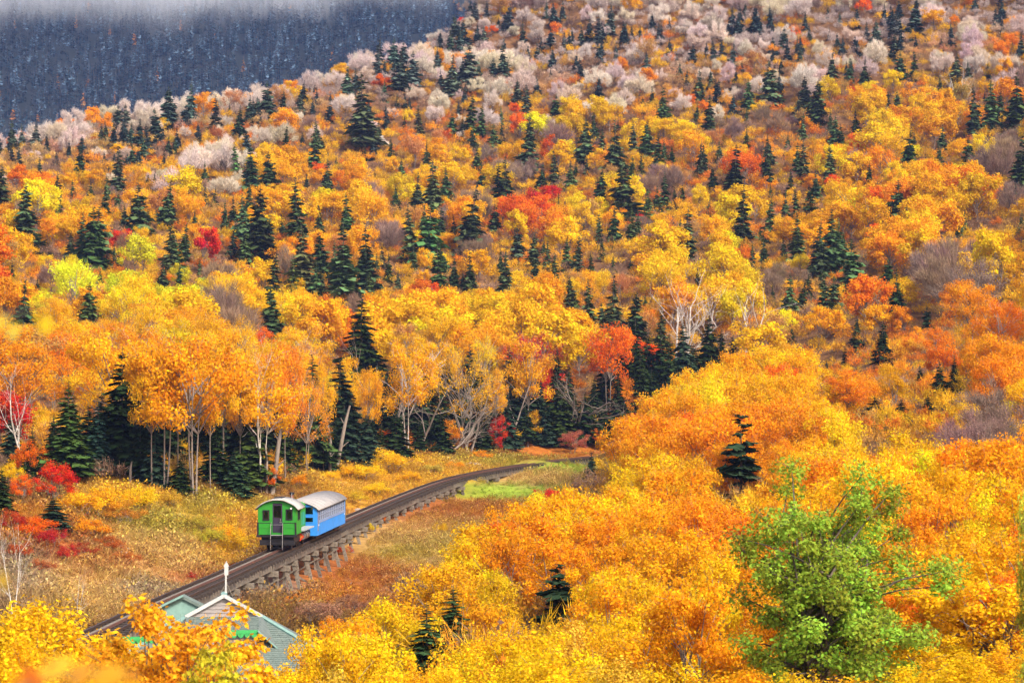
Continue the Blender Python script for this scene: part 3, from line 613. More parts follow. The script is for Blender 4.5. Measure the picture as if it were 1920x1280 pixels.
def species(px, py):
    d = ((px - PA[:, 0]) / PA[:, 2]) ** 2 + ((py - PA[:, 1]) / PA[:, 3]) ** 2
    i = int(np.argmin(d))
    if d[i] < 1.0: return PK[i]
    f = (FB(px) - py) / 60.
    if f > 0 and rng.random() < .58 + .26 * min(f, 1): return 'F'
    if f > 0: return rng.choice(list('BOAPI'), p=[.30, .22, .30, .15, .03])
    if f > -1 and rng.random() < .3: return rng.choice(list('PBF'), p=[.4, .35, .25])
    return rng.choice(list('YAOPBIR'), p=[.42, .30, .09, .09, .06, .035, .005])

SLOPE_SPR = [(1725, 680, 735, 0), (1762, 674, 760, 2), (1790, 665, 745, 0), (1655, 600, 690, 0), (1640, 738, 812, 2), (1585, 645, 692, 1), (1607, 592, 660, 0), (677, 552, 700, 0), (127, 712, 880, 0), (228, 645, 850, 0), (585, 662, 830, 0), (1200, 640, 770, 0), (1255, 620, 740, 0), (1160, 690, 790, 0)]
for q_ in SLOPE_SPR:
    g = ground_at(q_[0], q_[2] + 8); SPX = np.vstack([SPX, (q_[0], q_[1], q_[2], g[1])])
SLOPE_SPR = []
# poisson-like scatter over the hill
def poisson(n_try, ymin, ymax, rmin, inside):
    u = rng.random(n_try); y = np.sqrt(ymin ** 2 + (ymax ** 2 - ymin ** 2) * u); x = rng.uniform(-.235, .235, n_try) * y
    z = zterr(x, y); px, py = proj(x, y, z); ok = inside(px, py, x, y); x, y, z, px, py = x[ok], y[ok], z[ok], px[ok], py[ok]
    cell = {}; keep = []
    for i in range(len(x)):
        r = rmin if np.isscalar(rmin) else rmin(y[i]); c = (int(x[i] // 8), int(y[i] // 8)); good = True
        for a in (-1, 0, 1):
            for b_ in (-1, 0, 1):
                for j in cell.get((c[0] + a, c[1] + b_), ()):
                    if (x[i] - x[j]) ** 2 + (y[i] - y[j]) ** 2 < r * r: good = False; break
                if not good: break
            if not good: break
        if good: cell.setdefault(c, []).append(i); keep.append(i)
    k = np.array(keep); return x[k], y[k], z[k], px[k], py[k]

# outlines in the photograph (ground positions)
def treeline_y(px): return np.interp(px, [-300, 0, 130, 300, 480, 640, 740, 870, 1000, 1110, 1180, 1240, 1330, 1420, 1550, 1700, 1920, 2200], [905, 900, 905, 905, 910, 876, 862, 842, 832, 818, 800, 770, 750, 740, 730, 725, 720, 700])
def on_hill(px, py, x, y): return (py < treeline_y(px) - 14) & (px > -260) & (px < 2180) & (y > 190) & (py > -420)
hx, hy, hz, hpx, hpy = poisson(110000, 190, 770, lambda y: 4.3 if y > 330 else 5.0, on_hill)
crowns = 0
for i in range(len(hx)):
    d = hy[i]; lod = d < 335
    H = rng.uniform(6.6, 9.4) * np.interp(d, [400, 460, 560, 640], [1.0, .95, .82, .74]); sc = F / d
    cpy = hpy[i] - H * .62 * sc
    k = species(hpx[i], cpy)
    if lod and k == 'F': k = 'A'
    # leave the dark spruces of the photograph in sight: no crown right in front of one
    vh = SPX[:, 2] - SPX[:, 1]; dx = np.abs(SPX[:, 0] - hpx[i]) < 2.5 * sc + .14 * vh; fr = SPX[:, 3] - d
    hit = (fr > -2.0) & dx & (hpy[i] - H * sc < SPX[:, 2] - .06 * vh) & (hpy[i] - .2 * H * sc > SPX[:, 1])
    if hit.any():
        lowest = float(np.max((SPX[:, 2] - .04 * vh)[hit])); H2 = (hpy[i] - lowest) / sc
        if H2 < 2.4: continue
        if H2 < H * .45: continue
        H = min(H, H2); cpy = hpy[i] - H * .62 * sc
    # keep the three white birch groups and the spruce gaps of the lower slope open
    if hpx[i] < 1270 and hpy[i] > treeline_y(hpx[i]) - 70 and rng.random() < .9: continue
    if 1235 < hpx[i] < 1420 and 585 < cpy < 690 and d < 400: continue
    nm = dict(F='frosted_tree', P='bare_tree', O='maple_tree', I='maple_tree', R='maple_tree', B='maple_tree').get(k, 'birch_tree')
    tint = jit(TINT[k], a=.14)
    if k == 'F': tint = np.clip(np.array(FRO) * (1 + rng.normal(0, .08)) * np.array((1, rng.uniform(.88, 1.05), rng.uniform(.85, 1.1))), 0, .85)
    if k == 'P' : tint = np.array(BRN) * rng.uniform(.8, 1.3) * np.array((1, rng.uniform(.9, 1.1), rng.uniform(.75, 1.15)))
    fs = 1.0 if k != 'F' else .95
    if d < 335 and k in 'P': fam = 'LS'
    elif lod: fam = 'LL'
    else: fam = {'F': 'HF', 'P': 'HB', 'B': 'HS'}.get(k, 'HL')
    if fam == 'HL' and rng.random() < .10: fam = 'HS'
    if fam == 'LL' and rng.random() < .28: fam = 'LS'
    h0 = dict(LL=10.0, LS=10.0, HF=7.8, HB=8.2, HS=8.0).get(fam, 9.1)
    s = H / h0 * fs
    vis_add(kind=nm, x=hx[i], y=d, z=hz[i], h=h0 * s, rw=3.1 * s, px=hpx[i], py=cpy, fam=fam, near=lod, tint=tint, code=k, s=(s * rng.uniform(.82, 1.3), s * rng.uniform(.82, 1.3), s * rng.uniform(.92, 1.04)))

# the near slope on the right: small multi-stemmed yellow and orange trees
def slope_edge(px): return np.interp(px, [600, 700, 760, 850, 960, 1050, 1110, 1180, 1250, 1320, 1420, 1550, 1700, 1920, 2200], [1300, 1240, 1195, 1105, 1025, 975, 935, 880, 842, 790, 745, 722, 705, 692, 680])
def slope_top(px): return np.interp(px, [600, 700, 760, 850, 930, 1000, 1050, 1090, 1130, 1180, 1220, 1260, 1300, 1340, 1420, 1550, 1700, 1920, 2200], [1195, 1165, 1125, 1075, 1012, 955, 925, 900, 868, 830, 775, 725, 685, 664, 652, 642, 632, 622, 610])
def on_slope(px, py, x, y): return (px > 600) & (px < 2200) & (py > slope_edge(px) + 10) & (py < 1420) & (y > 62)
sx, sy, sz, spx, spy = poisson(40000, 60, 290, lambda y: 2.1 if y < 140 else 2.6, on_slope)
SLP = [(860, 1120, 120, 60, 'Y'), (1050, 950, 140, 50, 'Y'), (1330, 740, 90, 50, 'Y'), (1180, 1010, 140, 60, 'A'), (1020, 1080, 110, 40, 'O'), (1150, 1110, 130, 40, 'A'), (1250, 930, 110, 50, 'Y'), (1310, 870, 110, 40, 'O'), (1430, 860, 90, 40, 'O'), (1500, 780, 120, 40, 'A'), (1600, 730, 70, 30, 'A'),
 (1680, 840, 100, 50, 'Y'), (1330, 1000, 60, 50, 'O'), (1200, 1170, 100, 40, 'A'), (640, 1190, 80, 30, 'O'), (1850, 830, 80, 60, 'P'), (1880, 920, 70, 40, 'O'), (1820, 1000, 100, 30, 'A'), (1450, 700, 70, 30, 'A'), (1300, 1195, 16, 12, 'I'), (1850, 700, 90, 40, 'O'), (1780, 780, 60, 40, 'A'), (1300, 1110, 60, 30, 'A'), (960, 1180, 90, 40, 'A'), (1036, 928, 22, 12, 'R'), (1120, 900, 60, 24, 'A'), (900, 1190, 60, 40, 'Y'), (1200, 830, 50, 30, 'O'), (1150, 850, 40, 18, 'O'), (1480, 735, 50, 16, 'I')]
SPAr = np.array([p[:4] for p in SLP], float)
SLOPE_SPR = SLOPE_SPR + [(1390, 772, 952, 'R'), (1655, 600, 690, 0), (1725, 680, 735, 0), (1762, 674, 760, 2), (1790, 665, 745, 0), (1640, 738, 812, 2), (1690, 744, 800, 2), (1740, 735, 790, 2), (1585, 645, 692, 1), (1550, 670, 706, 1), (1607, 592, 660, 0), (800, 1122, 1262, 1), (850, 1090, 1215, 3), (1050, 1053, 1168, 'R'), (1109, 848, 920, 1), (1480, 610, 650, 1)]
SLD = [{800: 92, 850: 96, 1050: 100, 1390: 165}.get(q[0]) or float(ground_at(q[0], q[2])[1]) for q in SLOPE_SPR]
for i in range(len(sx)):
    d = sy[i]; sc = F / d; H = rng.uniform(3.4, 5.6) * np.interp(d, [70, 120, 180, 260], [.62, .85, 1.0, 1.25]); cpy = spy[i] - H * .55 * sc
    tp = spy[i] - H * sc
    if tp < min(slope_top(spx[i] + o_) for o_ in ((-.42 * H * sc, -.2 * H * sc, 0, .25 * H * sc) if spx[i] < 1080 else (-.25 * H * sc, 0, .25 * H * sc))) - rng.uniform(-4, 10): continue
    if any(d < dd_ + .8 and abs(hx_ - spx[i]) < 1.75 * sc * H / 5 + .2 * (b_ - t_) and tp < b_ - .16 * (b_ - t_) and tp > t_ - 160 for (hx_, t_, b_, _), dd_ in zip(SLOPE_SPR, SLD)): continue
    dd = ((spx[i] - SPAr[:, 0]) / SPAr[:, 2]) ** 2 + ((cpy - SPAr[:, 1]) / SPAr[:, 3]) ** 2; j = int(np.argmin(dd + rng.normal(0, .25, len(dd))))
    k = SLP[j][4] if dd[j] < 1.6 else rng.choice(list('YAO'))
    tint = jit(TINT[k], a=.13); s = H / 5.0
    nm = 'young_birch' if k in 'YAG' else ('bare_sapling' if k == 'P' else 'young_maple')
    vis_add(kind=nm, x=sx[i], y=d, z=sz[i], h=5.0 * s, rw=1.9 * s, px=spx[i], py=cpy, fam='SP' if k == 'P' else 'SL', near=True, tint=tint, code=k, s=(s * rng.uniform(.95, 1.2), s * rng.uniform(.95, 1.2), s))

# ------------------------------------------------------------------ which of them show: coarse depth raster of ellipses
Wd, Ht = 640, 427; zb = np.full((Ht, Wd), 1e9); ib = np.full((Ht, Wd), -1)
YY, XX = np.mgrid[0:Ht, 0:Wd]
for i, t in enumerate(trees):
    sc = F / t['y']; bx, by = proj(t['x'], t['y'], t['z']); top = by - t['h'] * sc
    con = 'spruce' in t['kind']
    cx, cy, rx, ry = bx / 3, (by * .38 + top * .62) / 3 if not con else (by + top) / 6, t['rw'] * sc / 3 * .9, (by - top) / 3 * (.36 if not con else .46)
    t['bx'], t['by'], t['top'] = float(bx), float(by), float(top)
    x0, x1, y0, y1 = int(max(cx - rx, 0)), int(min(cx + rx + 1, Wd)), int(max(cy - ry, 0)), int(min(cy + ry + 1, Ht))
    if x1 <= x0 or y1 <= y0: continue
    e = ((XX[y0:y1, x0:x1] - cx) / max(rx, .5)) ** 2 + ((YY[y0:y1, x0:x1] - cy) / max(ry, .5)) ** 2 <= 1
    if con: e &= np.abs(XX[y0:y1, x0:x1] - cx) <= rx * np.clip((YY[y0:y1, x0:x1] - cy + ry) / (2 * ry), .12, 1)
    mk = e & (t['y'] < zb[y0:y1, x0:x1]); zb[y0:y1, x0:x1][mk] = t['y']; ib[y0:y1, x0:x1][mk] = i
cnt = np.bincount(ib[ib >= 0], minlength=len(trees))
for t, c_ in zip(trees, cnt): t['vis'] = int(c_)
MAXK = 290; kinds = {}
for t in trees: kinds.setdefault(t['kind'], []).append(t)
for k, L in kinds.items():
    L.sort(key=lambda t: -t['vis'])
    for j, t in enumerate(L): t['obj'] = j < MAXK and t['vis'] >= 10
    print('KIND', k, len(L), 'objects', sum(t['obj'] for t in L), 'visible', sum(t['vis'] > 5 for t in L))

# ------------------------------------------------------------------ words for the labels
def cname(t, code):
    r, g_, b_ = t
    if code == 'F': return 'pinkish frost-covered' if b_ < g_ * .93 else ('pale grey frost-covered' if r < .7 else 'white frost-covered')
    if code == 'P': return 'leafless purple-brown' if b_ > .15 else 'leafless rusty brown'
    if code == 'B': return 'thin tan-orange'
    if code == 'R': return 'bright red'
    if code == 'I': return 'fiery red-orange'
    if code == 'O': return 'deep orange' if g_ < .20 else 'warm orange'
    if code == 'G': return 'greenish yellow'
    if code == 'A': return 'amber' if g_ < .32 else 'orange-gold'
    return 'golden yellow' if g_ < .44 else 'lemon yellow'
def where_x(px, lower=False):
    L = [(70, 'at the far left edge'), (180, 'above the red maple bush'), (300, 'above the bushy left spruces'), (400, 'above the twin pale trunks'), (500, 'above the white left birch'), (600, 'above the green locomotive'), (680, 'above the blue coach'),
         (780, 'above the trestle behind the coach'), (880, 'above the bare spreading tree'), (980, 'above the trestle bend'), (1110, 'above the far end of the track'), (1230, 'above the orange-red maple'), (1330, 'above the white birch cluster'), (1440, 'above the ragged dark spruce'),
         (1560, 'left above the green tree'), (1680, 'above the bright green tree'), (1800, 'above the wide dark spruce trio'), (1880, 'above the bare white tree')]
    for x, s in L:
        if px < x: return s
    return 'at the far right edge'
def band(px, py):
    f = FB(px) - py
    if f > 110: return 'topmost'
    if f > 40: return 'high frosted'
    if f > -20: return 'lower frosted'
    if f > -90: return 'upper'
    if f > -170: return 'upper middle'
    if f > -250: return 'middle'
    if f > -330: return 'lower middle'
    return 'lowest'
GROUPN = dict(spruce_tree='dark spruces among the autumn trees', birch_tree='yellow birches on the hillside', maple_tree='orange and red maples on the hillside', bare_tree='leafless brown trees on the hillside', frosted_tree='frosted trees on the upper slope', young_birch='young yellow birches on the near slope', young_maple='young orange maples on the near slope', bare_sapling='bare saplings on the near slope')
CATN = dict(spruce_tree='spruce', birch_tree='birch', maple_tree='maple', bare_tree='bare tree', frosted_tree='frosted tree', young_birch='young birch', young_maple='young maple', bare_sapling='sapling')
SPV = np.array([(t['bx'], (t['by'] + t['top']) / 2, t['h'] * F / t['y']) for t in trees if t['kind'] == 'spruce_tree' and t['vis'] > 25])
def beside(t):
    """relation to the next dark spruce in view"""
    d = np.hypot(SPV[:, 0] - t['bx'], (SPV[:, 1] - t['py']) * .9); d[(d < 3)] = 1e9; i = int(np.argmin(d))
    if d[i] > 75: return 'away from the spruces'
    dx, dy = SPV[i, 0] - t['bx'], SPV[i, 1] - t['py']; sz = 'big' if SPV[i, 2] > 80 else ('small' if SPV[i, 2] < 45 else 'dark')
    if abs(dx) > abs(dy): return f"{'left' if dx > 0 else 'right'} of a {sz} spruce"
    return f"{'over' if dy > 0 else 'below'} a {sz} spruce"
def size_word(t, L):
    q = sorted(x['vis'] for x in L if x['obj']); r = np.searchsorted(q, t['vis']) / max(len(q), 1)
    return 'small' if r < .25 else ('mid-sized' if r < .6 else ('large' if r < .9 else 'very large'))
def label(t):
    k = t['kind']; L = kinds[k]; sw = size_word(t, L)
    if k == 'spruce_tree':
        col = 'frosted blue-green' if t['fro'] > .5 else ('dark' if t['tint'][1] < .043 else 'mid green')
        slim = 'slender' if t['v'] in (0, 5) else ('broad' if t['v'] in (2, 4) else 'pointed')
        wd = f"{sw} {slim} {col} spruce {where_x(t['bx'])} on the {band(t['bx'], t['py'])} slope"
    elif k in ('young_birch', 'young_maple', 'bare_sapling'):
        wd = f"{sw} {cname(t['tint'], t['code'])} bushy tree {near_where(t)}"
    else:
        wd = f"{sw} {cname(t['tint'], t['code'])} tree {beside(t)}, {where_x(t['bx'])}, {band(t['bx'], t['py'])} slope"
    w = wd.split()
    return ' '.join(w[:16])
NW = [(1390, 880, 'beside the ragged dark spruce'), (1330, 740, 'below the white birch cluster'), (1109, 890, 'by the small spruce at the track end'), (1035, 925, 'beside the red bush over the meadow'), (820, 1160, 'beside the pair of foreground spruces'), (1050, 1110, 'beside the gnarled little spruce'), (1560, 900, 'just above the bright green tree'), (1400, 1100, 'left of the bright green tree'), (1780, 1000, 'right of the bright green tree'),
      (1640, 775, 'beside the low wide spruces'), (1765, 710, 'below the spruce trio'), (1835, 950, 'beside the bare white tree'), (900, 1060, 'at the lower meadow edge'), (1000, 980, 'at the upper meadow edge'), (1200, 830, 'above the end of the track'), (1220, 940, 'in the middle of the near slope'), (1200, 1080, 'in the lower near slope'), (1290, 1190, 'beside the red bush near the bottom'), (640, 1200, 'beside the green roof'), (1500, 820, 'above the meadow spruce slope'), (1900, 830, 'near the right edge under the purple trees'), (1900, 1050, 'behind the big yellow foreground tree'), (1590, 730, 'around the brown-trunked orange tree')]
def near_where(t):
    d = [np.hypot(a - t['bx'], (b_ - t['py'])) for a, b_, _ in NW]; i = int(np.argmin(d)); a, b_, s = NW[i]
    dx, dy = t['bx'] - a, t['py'] - b_
    q = '' if d[i] < 26 else (('right side, ' if dx > 0 else 'left side, ') if abs(dx) > abs(dy) else ('lower side, ' if dy > 0 else 'upper side, '))
    return q + s

FAM = dict(HL=HILL_LEAFY, HS=HILL_SPARSE, HB=HILL_BARE, HF=HILL_FROST, LL=LINE_LEAFY, LS=LINE_SPARSE, SL=SLOPE_LEAFY)
SLOPE_BARE = [grow('slope_bare', broadleaf(240 + i, 4.6, 1.8, .7, 30, 22, .07, .65, stems=4, spread=.55, twigs=90, twl=.7, tww=.009, tr=.06, low=-.5, fill=.3, jag=.3, twf=4), M_BARKDARK) for i in range(2)]
FAM['SP'] = SLOPE_BARE
def place_tree(name, me, x, y, z, s, rz, tint, lab, cat, group=None, tilt=(0, 0), z_in=.1):
    if isinstance(me, tuple):
        o = empty(name, (x, y, z - z_in), (tilt[0], tilt[1], rz)); o.scale = s
        link('trunk', me[0], o)
        if me[1] is not None: link('crown', me[1], o, tint=tint)
    else:
        o = link(name, me, None, (x, y, z - z_in), (tilt[0], tilt[1], rz), s, tint)
    return tag(o, lab, cat, group)
used = {}
def unique_label(t):
    s = label(t)
    if s not in used: used[s] = t; return s
    kd = {'spruce_tree': 'spruce', 'birch_tree': 'birch', 'maple_tree': 'maple', 'bare_tree': 'bare tree', 'frosted_tree': 'frosted tree', 'young_birch': 'young birch', 'young_maple': 'young maple', 'bare_sapling': 'sapling'}
    near_t = sorted((x for x in trees if x.get('obj') and x is not t and x['vis'] > 40), key=lambda x: abs(x['bx'] - t['bx']) + abs(x['py'] - t['py']))[:14]
    for x in near_t:
        dx, dy = x['bx'] - t['bx'], x['py'] - t['py']
        rel = ('left of' if dx > 0 else 'right of') if abs(dx) > abs(dy) else ('above' if dy > 0 else 'below')
        col = 'dark' if x['kind'] == 'spruce_tree' else cname(x['tint'], x['code']).split()[0]
        me_ = cname(t['tint'], t['code']) + ' tree' if 'code' in t else 'dark spruce'
        s2 = f"{size_word(t, kinds[t['kind']])} {me_} {rel} a {col} {kd[x['kind']]} {where_x(t['bx']) if t['kind'][:5] not in ('young', 'bare_') else near_where(t)}"
        s2 = ' '.join(s2.split()[:16])
        if s2 not in used: used[s2] = t; return s2
    return s
rest = {}
for t in trees:
    if t['kind'] == 'spruce_tree': me = HILL_SPRUCE[t['v']]
    else: V_ = FAM[t['fam']]; me = V_[int(rng.integers(len(V_)))]
    rz = float(rng.uniform(0, 6.28))
    if t['obj']:
        place_tree(t['kind'], me, t['x'], t['y'], t['z'], t['s'], rz, t['tint'], unique_label(t), CATN[t['kind']], GROUPN[t['kind']], (float(rng.normal(0, .045)), float(rng.normal(0, .045))))
    else:
        rest.setdefault(t['kind'], []).append((t, rz))
JOIN = {}
def joined(me):
    """trunk and crown meshes of a near shape in one mesh, for the trees past the limit"""
    if not isinstance(me, tuple): return me
    if me not in JOIN:
        ps = []; mats = []
        for q in me:
            if q is None: continue
            n = len(q.vertices); V = np.empty(n * 3); q.vertices.foreach_get('co', V); va = np.empty(n); q.attributes['var'].data.foreach_get('value', va)
            tot = np.empty(len(q.polygons), np.int32); q.polygons.foreach_get('loop_total', tot); mi = np.empty(len(q.polygons), np.int32); q.polygons.foreach_get('material_index', mi)
            li = np.empty(len(q.loops), np.int32); q.loops.foreach_get('vertex_index', li); st = np.cumsum(tot) - tot
            for k in np.unique(tot):
                for mm in np.unique(mi[tot == k]):
                    s_ = (tot == k) & (mi == mm); Fc = li[st[s_][:, None] + np.arange(k)[None]]
                    us, inv = np.unique(Fc, return_inverse=True)
                    ps.append((V.reshape(-1, 3)[us], inv.reshape(Fc.shape), len(mats) + mm, va[us]))
            mats += list(q.materials)
        JOIN[me] = mesh_np('joined_tree', ps, mats)
    return JOIN[me]
NAMES = dict(spruce_tree='distant_spruces', birch_tree='birch_woods', maple_tree='maple_woods', bare_tree='bare_woods', frosted_tree='frosted_woods', young_birch='birch_thicket', young_maple='maple_thicket', bare_sapling='sapling_thicket')
for k, L in rest.items():
    fam = []; pos = []; rz = []; sc_ = []; vi = []; ti = []
    for t, r in L:
        src = HILL_SPRUCE if k == 'spruce_tree' else FAM[t['fam']]
        me = joined(src[t['v']] if k == 'spruce_tree' else src[int(rng.integers(len(src)))])
        if me not in fam: fam.append(me)
        vi.append(fam.index(me)); pos.append((t['x'], t['y'], t['z'] - .1)); rz.append(r); sc_.append(t['s']); ti.append(t['tint'])
    scatter(NAMES[k], fam, pos, np.array(rz), np.array(sc_), vi, np.array(ti))

# undergrowth below the trees
def under(px, py, x, y): return ((py < treeline_y(px) + 2) & (y > 190) & (py > -420)) | ((py > slope_edge(px) - 6) & (px > 700) & (y > 70))
ux, uy, uz, upx, upy = poisson(110000, 70, 770, lambda y: 2.7 if y > 250 else 2.5, under)
UT = np.array([(.52, .30, .08), (.66, .32, .03), (.36, .22, .14), (.82, .47, .02), (.80, .33, .02), (.84, .50, .02), (.72, .22, .02), (.82, .44, .02)])[rng.integers(0, 8, len(ux))] * rng.uniform(.7, 1.25, (len(ux), 1))
fz = np.clip((FB(upx) - upy) / 60, 0, 1)[:, None] * (rng.random((len(ux), 1)) < .6); UT = UT * (1 - fz) + np.array((.55, .44, .40)) * fz
scatter('undergrowth', SCRUB, np.c_[ux, uy, uz - .1], rng.uniform(0, 6.28, len(ux)), np.where(uy > 330, rng.uniform(.7, 1.25, len(ux)) + .12 * (uy > 450), rng.uniform(.55, 1.1, len(ux))), rng.integers(0, 3, len(ux)), UT)

# the spruce forest on the misty mountain behind
n = 18000; fy = np.sqrt(rng.uniform(1150 ** 2, 2150 ** 2, n)); fx = rng.uniform(-.24, .10, n) * fy; fzz = zterr(fx, fy)
FT = np.array((.014, .032, .044)) * rng.uniform(.6, 1.7, (n, 1)); fr = rng.random(n) < .33; FT[fr] = np.array((.09, .15, .20)) * rng.uniform(.6, 1.3, (fr.sum(), 1)); og = rng.random(n) < .006; FT[og] = (.40, .16, .03)
fs = rng.uniform(7, 13, n); scatter('far_spruce_forest', FAR_SPRUCE, np.c_[fx, fy, fzz - .3], rng.uniform(0, 6.28, n), np.c_[fs * .85, fs * .85, fs], rng.integers(0, 3, n), FT)

# ------------------------------------------------------------------ railway trestle
M_TIMBER = surf('weathered_timber', (.20, .165, .13), .9, (.05, .04, .033), 3, 1.3, vec_scale=(1, 1, 2), bump=.2)
M_TIMBERP = surf('pale_timber', (.25, .215, .17), .9, (.11, .09, .07), 5, vec_scale=(2, 2, 2), bump=.2)
M_TIE = surf('creosoted_tie', (.075, .055, .045), .9, (.03, .022, .018), 4)
M_RAIL = surf('dark_rail', (.10, .065, .05), .5, (.05, .03, .024), 6, metal=.4)
M_RACK = surf('rusty_rack', (.15, .065, .045), .8, (.08, .04, .03), 6)
S0, S1 = s_at(112), s_at(306)
tres = empty('railway_trestle', tuple(track(S0))); TO = track(S0)
tag(tres, 'long timber trestle carrying the cog railway track up past the meadow', 'trestle')
def sweep(offs, zof, w, h, mat, name, s0, s1, step):
    n = int((s1 - s0) / step); mb = MB(); ring = []
    for i in range(n + 1):
        c, d, r, u = track_frame(s0 + (s1 - s0) * i / n); c = c - TO + r * offs + u * zof
        ring.append([c - r * w / 2 - u * h / 2, c + r * w / 2 - u * h / 2, c + r * w / 2 + u * h / 2, c - r * w / 2 + u * h / 2])
    V = [p for q in ring for p in q]; Fc = [(0, 1, 2, 3), tuple(4 * n + k for k in (3, 2, 1, 0))]
    for i in range(n):
        for k in range(4): Fc.append((4 * i + k, 4 * i + (k + 1) % 4, 4 * i + 4 + (k + 1) % 4, 4 * i + 4 + k))
    return mb.add(V, Fc).build(name, mat, tres)
for sd in (-1, 1):
    sweep(.66 * sd, -.06, .075, .12, M_RAIL, 'rail', S0, S1, 1.2)
sweep(0, -.05, .07, .12, M_RACK, 'rack_rail', S0, S1, 1.2)
sweep(-.34, -.12, .16, .05, M_TIMBERP, 'walk_plank', S0, S1, 1.2)
tie_me = MB().box(-1.03, 1.03, -.12, .12, -.29, -.125).mesh('tie', M_TIE)
def frame_mat(s, jx=0., jr=0.):
    c, d, r, u = track_frame(s); M = Matrix((( r[0], d[0], u[0], c[0] - TO[0] + r[0] * jx), (r[1], d[1], u[1], c[1] - TO[1] + r[1] * jx), (r[2], d[2], u[2], c[2] - TO[2]), (0, 0, 0, 1)))
    return M @ Matrix.Rotation(jr, 4, 'Z')
nt = 255
for i in range(nt):
    o = link('tie', tie_me, tres); o.matrix_local = frame_mat(S0 + (S1 - S0) * (i + .5) / nt, RND.uniform(-.05, .05), RND.uniform(-.03, .03))
SP_ = 3.7; nb_ = int((S1 - S0) / SP_)
st_me = MB().box(-.15, .15, -SP_ / 2 + .015, SP_ / 2 - .015, -.68, -.275).mesh('stringer', M_TIMBER)
st2_me = MB().box(-.13, .13, -SP_ / 2 + .02, SP_ / 2 - .02, -.66, -.275).mesh('stringer', M_TIMBERP)
for i in range(nb_):
    s = S0 + SP_ * (i + .5)
    for sd in (-1, 1):
        o = link('stringer', st2_me if RND.random() < .25 else st_me, tres); o.matrix_local = frame_mat(s, .70 * sd + RND.uniform(-.02, .02))
        o = link('stringer', st_me, tres); o.matrix_local = frame_mat(s, .30 * sd)
cap_me = MB().box(-1.08, 1.08, -.17, .17, -.99, -.685).mesh('bent_cap', M_TIMBERP)
for i in range(nb_ + 1):
    s = S0 + SP_ * i; M = frame_mat(s, RND.uniform(-.12, .12)); c, d, r, u = track_frame(s)
    cap = link('bent_cap', cap_me, tres); cap.matrix_local = M
    gz_ = [zt1(*(c + r * q)[:2]) - c[2] for q in (-1.3, -.4, .4, 1.3)]
    drop = -min(gz_)
    if drop > 1.0:
        L = drop + .35
        for x0, x1 in ((-.86, -.86 - .2 * (L - .99)), (-.3, -.3), (.3, .3), (.86, .86 + .26 * (L - .99))):
            MB().beam((x0, 0, -.992), (x1, 0, -L), .19, .22, (0, 1, 0)).build('post', M_TIMBERP if RND.random() < .6 else M_TIMBER, cap)
        if drop > 1.75 and i % 2 == 0:
            MB().beam((-1.1, .225, -1.1), (1.2, .225, -L + .2), .08, .22, (0, 1, 0)).build('brace', M_TIMBERP, cap)
        if drop > 1.75 and i % 2 == 1:
            MB().beam((1.15, -.225, -1.1), (-1.1, -.225, -L + .2), .08, .22, (0, 1, 0)).build('brace', M_TIMBERP, cap)

# ------------------------------------------------------------------ train
def paint(name, col, rough=.5, dirt=.72): return surf(name, col, rough, tuple(c * dirt + .012 for c in col), 2.2, 1.3, spec=.25)
M_GREEN = paint('green_paint', (.03, .28, .025)); M_GREEND = paint('dark_green_paint', (.02, .16, .02)); M_TEAL = paint('teal_paint', (.03, .30, .19))
M_BLUE = paint('blue_paint', (.035, .28, .80)); M_BLACK = surf('black_iron', (.022, .02, .024), .55, (.012, .011, .012), 4)
M_ROOF = surf('grey_canvas_roof', (.34, .32, .31), .8, (.26, .245, .24), 2); M_ROOFL = surf('pale_roof', (.40, .385, .35), .75, (.31, .295, .27), 3)
M_STEEL = surf('bright_steel', (.55, .56, .58), .3, (.40, .41, .43), 5, metal=.8); M_GREY = surf('grey_plate', (.42, .43, .44), .5, (.33, .34, .35), 4)
M_REDP = surf('red_placard', (.62, .04, .02), .5, (.50, .10, .02), 9); M_RUSTP = surf('rusty_pipe', (.30, .12, .07), .8, (.15, .07, .05), 6); M_LAMP = surf('lamp_lens', (.85, .85, .8), .15, (.75, .75, .7), 3)
M_WINF = surf('silver_frame', (.30, .34, .44), .4, (.24, .27, .36), 6); M_DARKIN = surf('dark_interior', (.05, .04, .045), .8, (.03, .025, .03), 4); M_SEAT = surf('brown_wood_seat', (.20, .07, .03), .6, (.12, .04, .02), 3)
m, n, out = new_mat('window_glass'); g1 = N(n, 'ShaderNodeBsdfGlossy'); g1.inputs['Roughness'].default_value = .03; tr_ = N(n, 'ShaderNodeBsdfTransparent'); tr_.inputs[0].default_value = (.75, .8, .85, 1)
fr_ = N(n, 'ShaderNodeFresnel'); fr_.inputs[0].default_value = 1.5; mx_ = N(n, 'ShaderNodeMixShader'); n.links.new(fr_.outputs[0], mx_.inputs[0]); n.links.new(tr_.outputs[0], mx_.inputs[1]); n.links.new(g1.outputs[0], mx_.inputs[2]); n.links.new(mx_.outputs[0], out.inputs[0]); M_GLASS = m

